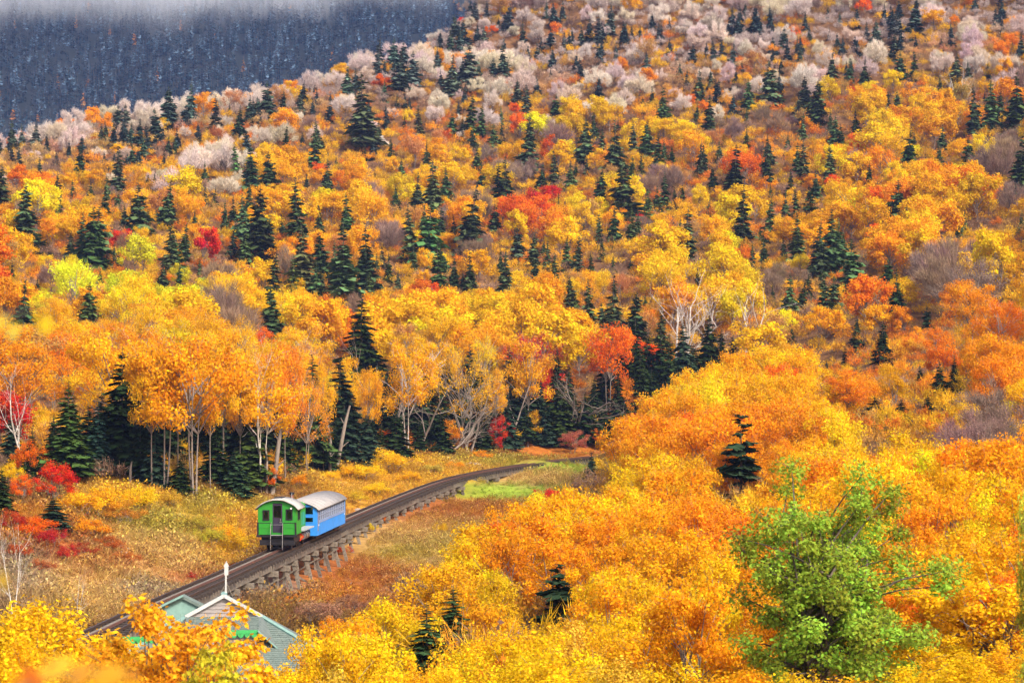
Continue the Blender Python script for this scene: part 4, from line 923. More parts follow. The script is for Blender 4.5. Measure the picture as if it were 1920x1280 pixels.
sL = s_at(166.0)
def car_root(name, s, L):
    a, b = track(s), track(s + L); d = b - a; e = empty(name, tuple(a))
    e.rotation_euler = (math.atan2(d[2], math.hypot(d[0], d[1])), 0, -math.atan2(d[0], d[1])); return e
def arch(hw, z0, z1, n=14):
    """roof line from the left eave over the crown to the right eave"""
    return [(-hw + 2 * hw * i / n, z0 + (z1 - z0) * (1 - (2 * i / n - 1) ** 2) ** .8) for i in range(n + 1)]
def wall_xz(holes, prof, y0, y1):
    """flat end wall, outline prof (x,z) with rectangular holes: strips between hole edges"""
    xs = sorted({p[0] for p in prof} | {h[0] for h in holes} | {h[1] for h in holes}); mb = MB()
    px_ = [p[0] for p in prof]; pz_ = [p[1] for p in prof]; zb_ = min(pz_)
    top = [p for p in prof if True]
    for a, b in zip(xs[:-1], xs[1:]):
        if b - a < 1e-4: continue
        hs = sorted([(h[2], h[3]) for h in holes if h[0] <= a + 1e-6 and h[1] >= b - 1e-6]); z = PROFZ0[0]
        ta, tb = np.interp(a, px_, pz_), np.interp(b, px_, pz_)
        for h0, h1 in hs:
            if h0 > z + 1e-4: mb.box(a, b, y0, y1, z, h0)
            z = h1
        mb.extr([(a, z), (b, z), (b, tb), (a, ta)], y0, y1)
    return mb
PROFZ0 = [0]
def roof_shell(hw, z0, z1, t, y0, y1, n=14):
    A_ = arch(hw, z0, z1, n); B_ = [(x, z - t) for x, z in A_]; return MB().extr(A_ + B_[::-1], y0, y1)
def frame_rect(mb, x0, x1, z0, z1, y0, y1, w):
    mb.box(x0, x1, y0, y1, z0, z0 + w); mb.box(x0, x1, y0, y1, z1 - w, z1); mb.box(x0, x0 + w, y0, y1, z0 + w, z1 - w); mb.box(x1 - w, x1, y0, y1, z0 + w, z1 - w); return mb
def frame_side(mb, y0, y1, z0, z1, x0, x1, w):
    mb.box(x0, x1, y0, y1, z0, z0 + w); mb.box(x0, x1, y0, y1, z1 - w, z1); mb.box(x0, x1, y0, y0 + w, z0 + w, z1 - w); mb.box(x0, x1, y1 - w, y1, z0 + w, z1 - w); return mb

loco = car_root('locomotive', sL, 6.0)
tag(loco, 'bright green cog locomotive with arched grey roof and black ladder end', 'locomotive')
PROFZ0[0] = .90; CL = 1.75                                        # cab length
wl, wr, dr = (-.82, -.48, 1.76, 2.31), (.54, .88, 1.78, 2.36), (-.27, .31, 1.02, 2.74)
eprof = arch(1.13, 2.42, 2.88)
wall_xz([wl, wr, dr], eprof, 0, .07).build('end_wall', M_GREEN, loco)
wall_xz([(-.85, -.45, 1.7, 2.4), (.5, .9, 1.7, 2.4), (-.3, .3, 1.02, 2.4)], eprof, CL - .07, CL).build('end_wall', M_GREEN, loco)
for sd in (-1, 1):
    mb = MB(); x0, x1 = (1.06, 1.13) if sd > 0 else (-1.13, -1.06)
    mb.box(x0, x1, .07, CL - .07, .90, 1.7); mb.box(x0, x1, .07, CL - .07, 2.32, 2.44); mb.box(x0, x1, .07, .55, 1.7, 2.32); mb.box(x0, x1, CL - .5, CL - .07, 1.7, 2.32)
    sw = mb.build('side_wall', M_GREEN, loco)
    f = frame_side(MB(), .55, CL - .5, 1.7, 2.32, x0 - .015, x1 + .015, .06).build('window', M_BLACK, sw)
for w in (wl, wr):
    f = frame_rect(MB(), w[0] - .03, w[1] + .03, w[2] - .03, w[3] + .03, -.03, .09, .07).build('window', M_BLACK, loco); MB().box(w[0] + .04, w[1] - .04, .035, .045, w[2] + .04, w[3] - .04).build('pane', M_GLASS, f)
MB().box(-1.06, 1.06, .07, CL - .07, .86, .92).build('cab_floor', M_BLACK, loco)
d_ = MB().box(-.268, .308, .01, .05, 1.02, 1.86).box(-.268, -.20, .01, .05, 1.86, 2.72).box(.24, .308, .01, .05, 1.86, 2.72).box(-.20, .24, .01, .05, 2.6, 2.72).box(-.20, .24, -.005, .055, 1.86, 1.90).build('door', surf('dark_door', (.045, .035, .06), .5, (.03, .022, .04), 4), loco)
MB().box(-.2, .24, .025, .035, 1.9, 2.6).build('pane', M_GLASS, d_); MB().tube([(.2, -.03, 1.7), (.2, -.03, 1.84)], .02).build('handle', M_STEEL, d_)
MB().box(.15, .27, -.01, .005, 1.60, 1.66).build('latch', M_STEEL, d_)
# lower end panelling with its dark edges
mb = MB().box(-1.06, -.34, -.16, -.10, .92, 1.27).box(-1.06, -.34, -.16, -.10, 1.285, 1.58).box(.38, 1.06, -.16, -.10, .92, 1.27).box(.38, 1.06, -.16, -.10, 1.285, 1.58); mb.build('end_panel', M_GREEN, loco)
MB().box(-1.15, -1.07, -.19, -.07, .88, 1.62).box(1.07, 1.15, -.19, -.07, .88, 1.62).box(-1.06, -.34, -.175, -.12, 1.582, 1.61).box(.38, 1.06, -.175, -.12, 1.582, 1.61).box(-.36, -.335, -.17, -.09, .92, 1.58).box(.355, .38, -.17, -.09, .92, 1.58).build('panel_edge', M_BLACK, loco)
MB().box(-1.2, 1.2, -.22, .0, .78, .88).build('buffer_beam', M_BLACK, loco)
roof_shell(1.27, 2.40, 2.98, .07, -.16, 2.35).build('roof', M_ROOFL, loco, True)
MB().extr([(-.35, 2.93), (.15, 2.95), (.15, 3.03), (-.35, 3.01)], .9, 1.9).build('roof_hatch', M_BLACK, loco)
lad = MB()
for x in (-.33, .37): lad.tube([(x, -.42, .05), (x, -.30, 1.55), (x, -.12, 1.62)], .018, 6)
lad.tube([(-.33, -.3, 1.5), (.37, -.3, 1.5)], .016, 6)
l_ = lad.build('ladder', M_STEEL, loco)
for z in (.16, .42, .66, .90): MB().box(-.325, .365, -.43, -.37, z, z + .025).build('step', M_GREY if z > .8 else M_BLACK, l_)
# hood, tanks, walkway behind the cab
PROFZ0[0] = .95
MB().extr([(-.66, .95), (.66, .95), (.66, 2.30), (.45, 2.45), (-.45, 2.45), (-.66, 2.30)], CL + .005, 6.2).build('engine_hood', M_GREEN, loco)
for k in range(4): MB().box(.662, .675, 2.2 + k * .95, 2.2 + k * .95 + .75, 1.15, 1.9).build('hood_door', M_TEAL if k > 1 else M_GREEND, loco)
ex = MB().tube([(.36, 3.1, 2.4), (.36, 3.1, 3.05)], .10, 12).build('exhaust_stack', M_RUSTP, loco); MB().tube([(.36, 3.1, 3.052), (.36, 3.1, 3.2)], .14, 12).build('stack_cap', M_BLACK, ex)
for x0, x1 in ((.68, 1.28), (-1.28, -.68)): MB().box(x0, x1, 1.9, 5.6, .98, 1.04).build('running_board', M_GREY, loco)
t_ = MB().tube([(1.0, 2.9, .62), (1.0, 4.4, .62)], .21, 16).build('air_tank', M_STEEL, loco); MB().tube([(1.0, 3.1, .62), (1.0, 3.18, .62)], .222, 16).tube([(1.0, 3.9, .62), (1.0, 3.98, .62)], .222, 16).build('strap', M_BLACK, t_)
pl = MB().extr([(.70, .62), (.96, .36), (1.22, .62), (.96, .88)], 2.30, 2.33).build('diamond_placard', M_REDP, loco)
MB().extr([(.84, .60), (.96, .5), (1.09, .63), (.97, .72)], 2.285, 2.297).build('placard_mark', surf('orange_mark', (.75, .30, .04), .5), pl)
MB().box(-.95, .95, .1, 6.1, .42, .78).box(-1.02, 1.02, -.1, .3, .30, .6).build('underframe', M_BLACK, loco)
for y in (.9, 2.6, 4.9):
    MB().tube([(-.95, y, .36), (.95, y, .36)], .07, 8).build('axle', M_BLACK, loco)
    for x in (-.66, .66): MB().tube([(x - .06, y, .36), (x + .06, y, .36)], .36, 18).build('wheel', M_BLACK, loco)
MB().tube([(-.12, 1.7, .3), (.12, 1.7, .3)], .30, 18).build('cog_wheel', M_BLACK, loco)
hl = MB().tube([(.86, -.22, 2.44), (.86, -.10, 2.44)], .07, 10).build('headlight', M_BLACK, loco); MB().tube([(.86, -.225, 2.44), (.86, -.221, 2.44)], .055, 10).build('lens', M_LAMP, hl)
MB().tube([(.80, .4, 2.75), (.80, .4, 3.3)], .012, 5).build('aerial', M_GREY, loco)

coach = car_root('passenger_coach', sL + 7.0, 12.0)
tag(coach, 'sky blue passenger coach with rounded grey roof and rows of small windows', 'coach')
HW, ZB, ZE, ZA, CLn = 1.25, .34, 1.94, 2.42, 12.0
PROFZ0[0] = ZB; cprof = arch(HW - .02, ZE - .02, ZA - .09)
for y0 in (0, CLn - .08):
    hol = [(-1.02, -.08, 1.60, 2.12), (.08, 1.02, 1.60, 2.12), (-1.02, -.08, 1.13, 1.48), (.08, 1.02, 1.13, 1.48)]
    ew = wall_xz(hol, cprof, y0, y0 + .08).build('end_wall', M_BLUE, coach)
    for h in hol:
        f = frame_rect(MB(), h[0] - .02, h[1] + .02, h[2] - .02, h[3] + .02, y0 - .02, y0 + .095, .06).build('window', M_BLUE, ew); MB().box(h[0] + .04, h[1] - .04, y0 + .035, y0 + .045, h[2] + .04, h[3] - .04).build('pane', M_GLASS, ew)
NWN = 14; y_a, pit = .55, (CLn - 1.0) / NWN
for sd in (-1, 1):
    x0, x1 = (HW - .07, HW) if sd > 0 else (-HW, -HW + .07); mb = MB(); mb.box(x0, x1, .08, CLn - .08, ZB, 1.17); mb.box(x0, x1, .08, CLn - .08, 1.86, ZE)
    mb.box(x0, x1, .08, y_a, 1.17, 1.86); mb.box(x0, x1, y_a + NWN * pit - .10, CLn - .08, 1.17, 1.86)
    for k in range(NWN - 1): mb.box(x0, x1, y_a + k * pit + pit - .10, y_a + (k + 1) * pit, 1.17, 1.86)
    sw = mb.build('side_wall', M_BLUE, coach)
    MB().box(x0 - .02 * (sd < 0), x1 + .02 * (sd > 0), .3, CLn - .2, 1.08, 1.14).build('belt_rail', M_WINF, sw)
    for k in range(NWN):
        ya, yb = y_a + k * pit + .002, y_a + k * pit + pit - .102; mb = frame_side(MB(), ya, yb, 1.172, 1.858, x0 - .012, x1 + .012, .035); mb.box(x0 - .01, x1 + .01, ya + .056, yb - .056, 1.50, 1.535)
        f = mb.build('window', M_WINF, coach); MB().box((x0 + x1) / 2 - .005, (x0 + x1) / 2 + .005, ya + .05, yb - .05, 1.22, 1.81).build('pane', M_GLASS, f)
    for y in (.10, CLn - .2): MB().box(x1 + .002 if sd > 0 else x0 - .04, x1 + .04 if sd > 0 else x0 - .002, y, y + .10, .62, 1.84).build('corner_post', M_TIMBERP, coach)
    for y in (.5, CLn - .5):
        xx = x1 if sd > 0 else x0; MB().box(xx - .02, xx + .03, y - .05, y + .05, .92, 1.02).build('marker_lamp', M_LAMP, coach)
rf = roof_shell(HW + .10, ZE - .02, ZA, .06, -.12, CLn + .12, 16).build('roof', M_ROOF, coach, True)
for k in range(9):
    a_ = arch(HW + .105, ZE - .005, ZA + .014, 16); b_ = [(x, z - .03) for x, z in a_]; MB().extr(a_ + b_[::-1], .6 + k * 1.35, .63 + k * 1.35).build('seam', M_ROOF, rf)
MB().box(-HW + .08, HW - .08, .1, CLn - .1, ZB - .06, ZB + .02).build('floor', M_DARKIN, coach)
for k in range(11):
    for x in (-.72, .72): MB().box(x - .42, x + .42, .9 + k * .97, 1.0 + k * .97, ZB + .03, 1.3).box(x - .42, x + .42, 1.0 + k * .97, 1.4 + k * .97, .72, .80).build('bench', M_SEAT, coach)
MB().box(-.9, .9, .4, CLn - .4, .16, .27).box(-1.0, 1.0, 1.0, 3.0, .12, .24).box(-1.0, 1.0, CLn - 3.2, CLn - 1.2, .12, .24).build('underframe', M_BLACK, coach)
for y in (1.3, 2.6, CLn - 2.8, CLn - 1.5):
    for x in (-.66, .66): MB().tube([(x - .05, y, .2), (x + .05, y, .2)], .2, 14).build('wheel', M_BLACK, coach)

# ------------------------------------------------------------------ green-roofed house below the track
M_SHING = surf('green_grey_shingle', (.165, .205, .18), .9, (.095, .13, .115), 5, 1.2); M_SHING2 = surf('grey_shingle', (.15, .18, .168), .9, (.10, .125, .115), 5, 1.2)
M_TRIMW = surf('white_trim', (.55, .53, .51), .6, (.42, .41, .39), 3); M_SIDE = surf('pinkish_siding', (.36, .32, .305), .7, (.27, .235, .225), 4, vec_scale=(1, 1, 6)); M_TRIMG = surf('green_trim', (.05, .40, .10), .5, (.035, .28, .08), 4); M_WALLG = surf('grey_wall', (.30, .31, .31), .8, (.24, .25, .25), 2); M_RIDGE = surf('green_ridge_cap', (.22, .36, .31), .8, (.16, .27, .24), 4)
HPt = P(420, 1117.5, 108); house = empty('gabled_house', tuple(HPt), (0, 0, math.atan(-HPt[0] / HPt[1]))); tag(house, 'house with green-grey shingled roof, white gable and scalloped green eave boards', 'house')
gz0 = min(zt1(HPt[0] + a, HPt[1] + b_) for a in (-6, 0, 6) for b_ in (-6, 0, 12)) - HPt[2] - .3
SS, SF = .55, .41; ZEv = -3.25; XE = -ZEv / SS; TE = (-ZEv - .75) / SF; BK = 3.2
t_ = .10
def slab(pts, t=t_):
    a = np.array(pts, float); nrm = np.cross(a[1] - a[0], a[2] - a[0]); nrm /= np.linalg.norm(nrm); nrm *= np.sign(nrm[2]); k = len(a)
    return MB().add(list(a) + list(a - nrm * t), [tuple(range(k)), tuple(range(2 * k - 1, k - 1, -1))] + [(i, (i + 1) % k, (i + 1) % k + k, i + k) for i in range(k)])
x1 = .75 / SS
front = slab([(-x1, -.01, -.75), (x1, -.01, -.75), (XE, -TE, ZEv), (-XE, -TE, ZEv)]).build('roof_front', M_SHING2, house)
for sd in (-1, 1): slab([(0, .0, 0), (x1 * sd, .0, -.75), (XE * sd, -TE, ZEv), (XE * sd, BK, ZEv), (0, BK, 0)]).build('roof_side', M_SHING2, house)
# shingle courses on the front slope (many small pieces, one part)
def shingles(p0, ux_, dn_, nrm, wfun, ncourse, exp_, w_, mat, name):
    V, Fc = [], []; p0, ux_, dn_, nrm = (np.array(q, float) for q in (p0, ux_, dn_, nrm)); g = np.random.default_rng(8)
    for c in range(ncourse):
        a, b_ = wfun(c * exp_ + exp_ * .5); x = a + (0 if c % 2 else w_ / 2) - w_
        while x < b_:
            xa, xb = max(x, a), min(x + w_ - .012, b_)
            if xb - xa > .03:
                q = p0 + dn_ * c * exp_; o = len(V); li = g.uniform(.012, .026)
                for xx, dd, hh in ((xa, 0, .004), (xb, 0, .004), (xb, exp_ * 1.04, li), (xa, exp_ * 1.04, li), (xa, exp_ * 1.04, 0), (xb, exp_ * 1.04, 0)): V.append(tuple(q + ux_ * xx + dn_ * dd + nrm * hh))
                Fc += [(o, o + 1, o + 2, o + 3), (o + 3, o + 2, o + 5, o + 4)]
            x += w_ * 1.0
    return MB().add(V, Fc).build(name, mat, house)
cf = 1 / math.hypot(1, SF); dn = np.array((0, -cf, -SF * cf)); nr = np.array((0, -SF * cf, cf))
slen = TE / cf
o = shingles((0, -.01, -.75), (1, 0, 0), dn, nr, lambda q: (-(x1 + (XE - x1) * q / slen) + .02, x1 + (XE - x1) * q / slen - .02), int(slen / .17), .17, .30, M_SHING, 'shingle'); tag(o, kind='stuff')
for sd in (-1, 1): MB().beam((x1 * sd, -.0, -.73), (XE * sd, -TE, ZEv + .02), .20, .07).build('hip_cap', M_RIDGE, house)
MB().beam((0, .15, .03), (0, BK, .03), .24, .06).build('ridge_cap', M_RIDGE, house)
MB().add([(-x1, -.02, -.78), (x1, -.02, -.78), (0, -.02, -.04)], [(0, 1, 2)]).add([(-x1, .06, -.78), (x1, .06, -.78), (0, .06, -.04)], [(2, 1, 0)]).build('gable_wall', M_SIDE, house)
for k in range(5): MB().box(-x1 * (1 - k * .19) + .03, x1 * (1 - k * .19) - .03, -.05, -.022, -.76 + k * .14, -.76 + k * .14 + .12).build('siding_board', M_SIDE, house)
for sd in (-1, 1): MB().beam((0, -.14, .03), ((x1 + .08) * sd, -.14, -.76), .13, .10, (0, 1, 0)).build('rake_board', M_TRIMW, house)
# low front roof with scalloped eave
yE, zE, hwE = -2.55, -1.17, 1.25
dm = slab([(-x1 - .1, -.15, -.76), (x1 + .1, -.15, -.76), (hwE, yE, zE), (-hwE, yE, zE)], .06).build('dormer_roof', M_SHING2, house)
l2 = math.hypot(2.4, .41); dn2 = np.array((0, -2.4 / l2, -.41 / l2)); nr2 = np.array((0, -.41 / l2, 2.4 / l2))
o = shingles((0, -.15, -.755), (1, 0, 0), dn2, nr2, lambda q: (-1.3, 1.3), int(l2 / .17), .17, .30, M_SHING, 'shingle'); tag(o, kind='stuff')
fa = MB().box(-hwE, hwE, yE - .05, yE, zE - .10, zE + .03).build('eave_board', M_TRIMG, house)
mb = MB()
nsc = 10
for k in range(nsc):
    cx = -hwE + (k + .5) * 2 * hwE / nsc; r_ = hwE / nsc
    mb.extr([(cx - r_, zE - .10)] + [(cx + r_ * math.cos(math.pi + a_ * math.pi / 6) * .98, zE - .10 + r_ * 1.25 * math.sin(math.pi + a_ * math.pi / 6)) for a_ in range(0, 7)] + [(cx + r_, zE - .10)], yE - .04, yE - .012)
mb.build('scallop', M_TRIMG, house)
for sd in (-1, 1):
    MB().beam((hwE * sd, yE - .02, zE), (1.98 * sd, yE - .02, -1.82), .05, .20, (0, 1, 0)).build('rake_board', M_TRIMG if sd < 0 else M_RIDGE, house)
    slab([((x1 + .1) * sd, -.15, -.77), (1.98 * sd, yE, -1.80), (hwE * sd, yE, zE)], .06).build('dormer_cheek', M_SHING2, house)
MB().box(-hwE + .05, hwE - .05, yE + .12, yE + .2, -1.85, zE - .05).build('dormer_wall', M_WALLG, house)
# left cross gable
mb = slab([(-1.55, .8, -.02), (-2.9, .8, -.66), (-2.9, 3.1, -.66), (-1.55, 3.1, -.02)]).build('cross_roof', M_SHING, house)
mb = slab([(-1.55, .8, -.02), (-.1, .8, -.75), (-.1, 3.1, -.75), (-1.55, 3.1, -.02)]).build('cross_roof', M_SHING, house)
MB().add([(-2.85, .9, -.72), (-.2, .9, -.8), (-1.55, .9, -.1), (-2.85, .9, -1.9), (-.2, .9, -1.2)], [(0, 1, 2), (3, 4, 1, 0)]).build('cross_gable_wall', M_RIDGE, house)
MB().beam((-1.55, .74, .01), (-2.95, .74, -.67), .08, .18, (0, 1, 0)).build('rake_board', M_RIDGE, house)
# left porch eave with scallops
mb = MB().box(-4.2, -2.5, -2.2, -2.14, -1.52, -1.38)
for k in range(7): mb.extr([(-4.2 + k * .243, -1.52)] + [(-4.08 + k * .243 + .115 * math.cos(math.pi + a_ * math.pi / 4), -1.52 + .14 * math.sin(math.pi + a_ * math.pi / 4)) for a_ in range(5)], -2.19, -2.15)
mb.build('porch_eave', M_TRIMG, house); MB().box(-4.1, -2.6, -2.05, -1.95, -2.6, -1.5).build('porch_wall', M_WALLG, house)
MB().box(-XE + .5, XE - .5, -TE + .5, -TE + .65, gz0, ZEv + .1).box(-XE + .5, -XE + .65, -TE + .65, BK - .5, gz0, ZEv + .1).box(XE - .65, XE - .5, -TE + .65, BK - .5, gz0, ZEv + .1).box(-XE + .65, XE - .65, BK - .65, BK - .5, gz0, ZEv + .1).build('wall', M_WALLG, house)
# white mast with arrow-shaped head behind the ridge
mp = P(423.5, 1109, 110.0); post = empty('arrow_post', tuple(mp)); tag(post, 'white post with a pointed arrow head and two braces behind the gable', 'post')
MB().box(-.032, .032, -.032, .032, -.1, .72).build('shaft', M_TRIMW, post)
MB().extr([(-.06, .64), (.09, .64), (.09, .96), (.105, 1.0), (.015, 1.18), (-.085, 1.0), (-.06, .96)], -.04, .04).build('arrow_head', M_TRIMW, post)
for a_, b_ in (((-.02, 0, .33), (-.24, .05, -.18)), ((.03, 0, .33), (.42, .06, -.55))): MB().tube([a_, b_], .016, 5).build('brace', M_TIMBERP, post)

# ------------------------------------------------------------------ rocks, logs
M_ROCK = surf('grey_rock', (.50, .47, .44), .9, (.28, .26, .24), 4, bump=.4); M_ROCKW = surf('pale_rock', (.66, .63, .58), .9, (.45, .42, .38), 4, bump=.4)
def rock_mesh(seed, mat):
    import bmesh
    bm = bmesh.new(); bmesh.ops.create_icosphere(bm, subdivisions=2, radius=1.0); g = random.Random(seed); ks = [(g.uniform(-1, 1), g.uniform(-1, 1), g.uniform(-1, 1), g.uniform(.5, .9)) for _ in range(9)]
    for v in bm.verts:
        for k in ks:
            n_ = Vector(k[:3]).normalized(); dd = v.co.dot(n_) - k[3]
            if dd > 0: v.co -= n_ * dd * .9
        v.co.z *= .6
    me = bpy.data.meshes.new('rock'); bm.to_mesh(me); bm.free(); me.materials.append(mat); return me
ROCKS = [rock_mesh(i, M_ROCK) for i in range(3)] + [rock_mesh(9, M_ROCKW)]
for k, (px, py, w, v, lab) in enumerate([(886, 876, 34, 0, 'flat grey rock beside the trestle behind the bend'), (877, 874, 14, 1, 'small dark rock left of the flat grey rock'), (463, 1118, 12, 3, 'pale boulder above the white gable rake'), (471, 1128, 22, 3, 'white rock heap right of the white gable peak'), (450, 1124, 12, 1, 'small grey stone behind the white gable'),
        (725, 968, 12, 3, 'white stone below the trestle right of the coach'), (718, 965, 7, 3, 'tiny white stone beside the trestle posts'), (780, 951, 8, 3, 'pale stone under the trestle bend'), (672, 957, 16, 0, 'grey rubble stone beside the coach rear'), (275, 1110, 16, 0, 'grey stone left of the track above the roof'), (440, 1100, 14, 0, 'dark stone under the trestle by the arrow post'), (230, 1038, 20, 0, 'long grey rock in the tan grass')]):
    g_ = ground_at(px, py); r_ = w / 2 / F * g_[1]
    tag(link('rock', ROCKS[v], None, tuple(g_ + (0, 0, r_ * .15)), (0, 0, k * 1.3), (r_, r_, r_)), lab, 'rock', 'stones near the track')
def log_at(px0, py0, px1, py1, r, lab, mat):
    a, b_ = ground_at(px0, py0), ground_at(px1, py1); mid = (a + b_) / 2; e = MB().tube([a - mid + (0, 0, r), (a + b_) / 2 - mid + (0, 0, r * 1.4), b_ - mid + (0, 0, r)], r, 8, r * .7).build('log', mat, loc=tuple(mid)); tag(e, lab, 'log')
log_at(566, 1105, 576, 1118, .10, 'broken pale log end below the trestle posts', M_TIMBERP); log_at(650, 1108, 660, 1092, .05, 'thin bent grey branch lying in the meadow', M_TIMBERP); log_at(945, 892, 960, 884, .13, 'pale plank lying beside the far track', M_TRIMW); log_at(205, 1025, 245, 1036, .14, 'weathered grey log in the tan grass slope', M_TIMBERP)

# ------------------------------------------------------------------ trees and shrubs named one by one
def at_px(px, py): 
    g = ground_at(px, py)
    return g
def hero(name, me, px, base, top, tint, lab, cat, wide=1.0, meh=1.0, group=None, d=None, rz=None, tilt=(0, 0)):
    """a plant whose foot and top stand at these photo rows"""
    g = ground_at(px, base) if d is None else None
    if g is None:
        d = d or 200; q = P(px, base, d); g = np.array((q[0], d, zt1(q[0], d)))
    h = P(px, top, g[1])[2] - g[2]; s = h / meh
    return place_tree(name, me, g[0], g[1], g[2], (s * wide, s * wide, s), float(rng.uniform(0, 6.28)) if rz is None else rz, tint, lab, cat, group, tilt)
DG, MG, BG = (.022, .036, .011), (.042, .062, .014), (.026, .046, .026)
GL = 'spruces standing along the tree line'
for px, base, top, v, tint, wide, lab in [
    (127, 908, 712, 0, (.05, .085, .02), 1.25, 'big bushy bright green spruce above the red bush, trunk showing'), (183, 904, 743, 1, (.03, .065, .045), 1.0, 'slim bluish green spruce with two pale stems'),
    (228, 900, 645, 2, DG, 1.0, 'tallest dark spruce right of the bluish one'), (262, 908, 770, 3, DG, 1.1, 'dark spruce filling behind the short snag'), (290, 915, 800, 2, (.028, .05, .03), 1.2, 'small blue-green spruce left of the twin pale trunks'), (338, 930, 850, 2, DG, 1.5, 'low dark spruce between the twin pale trunks'),
    (440, 932, 838, 2, (.035, .065, .03), 1.5, 'low bright green spruce left of the white birch'), (405, 915, 780, 3, DG, 1.3, 'dark spruce right of the second trunk pair'), (470, 915, 760, 2, MG, 1.3, 'mid green spruce behind the white birch trunk'), (532, 895, 800, 2, MG, 1.6, 'broad green spruce right of the leaning broken trunk'),
    (677, 745, 548, 0, (.024, .04, .012), 1.25, 'big dark layered spruce rising above the yellow canopy'), (585, 885, 662, 0, (.04, .065, .018), 1.0, 'tall yellowish green spruce above the coach'), (604, 880, 790, 2, DG, 1.6, 'low dark spruce above the coach roof'), (645, 872, 757, 2, BG, 1.5, 'blue-green spruce behind the leaning snag'), (690, 868, 770, 2, BG, 1.4, 'dark spruce under the yellow birch'), (742, 862, 768, 2, DG, 1.5, 'dark spruce right of the yellow shrub'),
    (715, 858, 790, 1, MG, 1.5, 'small green spruce beside the orange sapling'), (785, 856, 780, 3, DG, 1.5, 'dark spruce behind the pink birch stems'), (826, 852, 770, 2, DG, 1.4, 'dark spruce left of the bare spreading tree'), (905, 845, 775, 2, DG, 1.5, 'dark spruce right of the bare spreading tree'), (950, 842, 730, 2, BG, 1.1, 'dark spruce behind the small red maple'),
    (985, 836, 740, 3, DG, 1.3, 'dark spruce beside the red maple, meadow edge'), (1022, 836, 760, 2, BG, 1.4, 'dark bluish spruce above the track bend'), (1052, 834, 714, 2, MG, 1.2, 'tall olive spruce left of the leaning grey tree'), (1096, 830, 730, 2, DG, 1.4, 'broad dark spruce under the leaning grey tree'), (1130, 822, 755, 2, DG, 1.5, 'dark spruce left of the round orange maple'),
    (1160, 818, 690, 3, DG, 1.1, 'tall dark spruce behind the round orange maple'), (1200, 800, 640, 0, DG, 1.0, 'very tall ragged dark spruce right of the orange-red maple'), (1222, 788, 690, 2, DG, 1.3, 'dark spruce above the red bushes'), (1255, 775, 620, 3, DG, .9, 'tall dark spruce at the foot of the white birches'),
    (1281, 745, 600, 2, BG, 1.0, 'dark spruce below the leaning white birches'), (1330, 720, 588, 2, DG, 1.0, 'dark spruce between the white birches'), (1353, 718, 610, 3, DG, 1.0, 'narrow dark spruce right of the middle white birch'), (1300, 730, 640, 2, DG, 1.2, 'low dark spruce under the white birches'), (1410, 705, 640, 2, BG, 1.2, 'dark spruce beside the right white birch'), (1375, 712, 625, 2, DG, 1.1, 'dark spruce left of the right white birch'),
    (2, 975, 872, 2, DG, 1.3, 'dark spruce at the left edge under the red maple'), (60, 905, 800, 3, DG, 1.3, 'dark spruce behind the orange-red maple at left'), (20, 880, 760, 1, BG, 1.2, 'bluish spruce behind the dead white trunk'),
    (100, 995, 925, 2, (.03, .055, .03), 2.3, 'low wide spreading green spruce below the red bush'), (1109, 918, 842, 1, (.02, .045, .03), 1.4, 'small dark spruce standing at the far track end')]:
    hero('fir_tree' if 'spreading' in lab else 'tree_line_spruce', NEAR_SPRUCE[v], px, base, top, np.array(tint) * rng.uniform(.9, 1.15), lab, 'spruce', wide, group=GL if 'spreading' not in lab else None)
LMK = [(507, 'the leaning broken trunk'), (545, 'the broad green spruce'), (574, 'the forked grey trunk'), (604, 'the low spruce over the coach'), (629, 'the leaning pale snag'), (660, 'the bright yellow birch'), (700, 'the twisted grey tree'), (742, 'the yellow shrub'), (785, 'the pink birch stems'), (830, 'the arching bare limbs'), (870, 'the bare spreading tree'), (905, 'the bare limbs on the right'), (937, 'the small red maple'), (985, 'the red-boughed amber tree'), (1022, 'the bluish spruce at the bend'), (1050, 'the tall olive spruce'), (1072, 'the leaning grey tree'), (1117, 'the small flame-orange bush'), (1178, 'the round orange maple'), (1215, 'the crimson bush'), (1250, 'the white birch foot')]
def sl_(px):
    a = min(LMK, key=lambda q: abs(q[0] - px)); dx = px - a[0]
    return f"dark second-row spruce {'straight behind' if abs(dx) < 8 else ('behind and left of' if dx < 0 else 'behind and right of')} {a[1]}"
LMK = [(127, 'the bushy bright green spruce'), (183, 'the bluish left spruce'), (228, 'the tallest left spruce'), (262, 'the short snag'), (308, 'the twin leaning trunks'), (338, 'the low spruce between trunks'), (364, 'the forked trunk pair'), (417, 'the single slim trunk'), (440, 'the low bright spruce'), (489, 'the white birch trunk')] + LMK
sl_seen = set()
for k in range(52):
    px = 95 + k * 22.5 + float(rng.uniform(-8, 8))
    if sl_(px) in sl_seen: continue
    sl_seen.add(sl_(px)); bs = float(treeline_y(px)) - rng.uniform(8, 34)
    hero('tree_line_spruce', NEAR_SPRUCE[int(rng.integers(4))], px, bs, bs - rng.uniform(90, 185), np.array(DG) * rng.uniform(.8, 1.3) * np.array((1, 1, rng.uniform(.9, 1.8))), sl_(px), 'spruce', rng.uniform(.9, 1.4), group=GL)
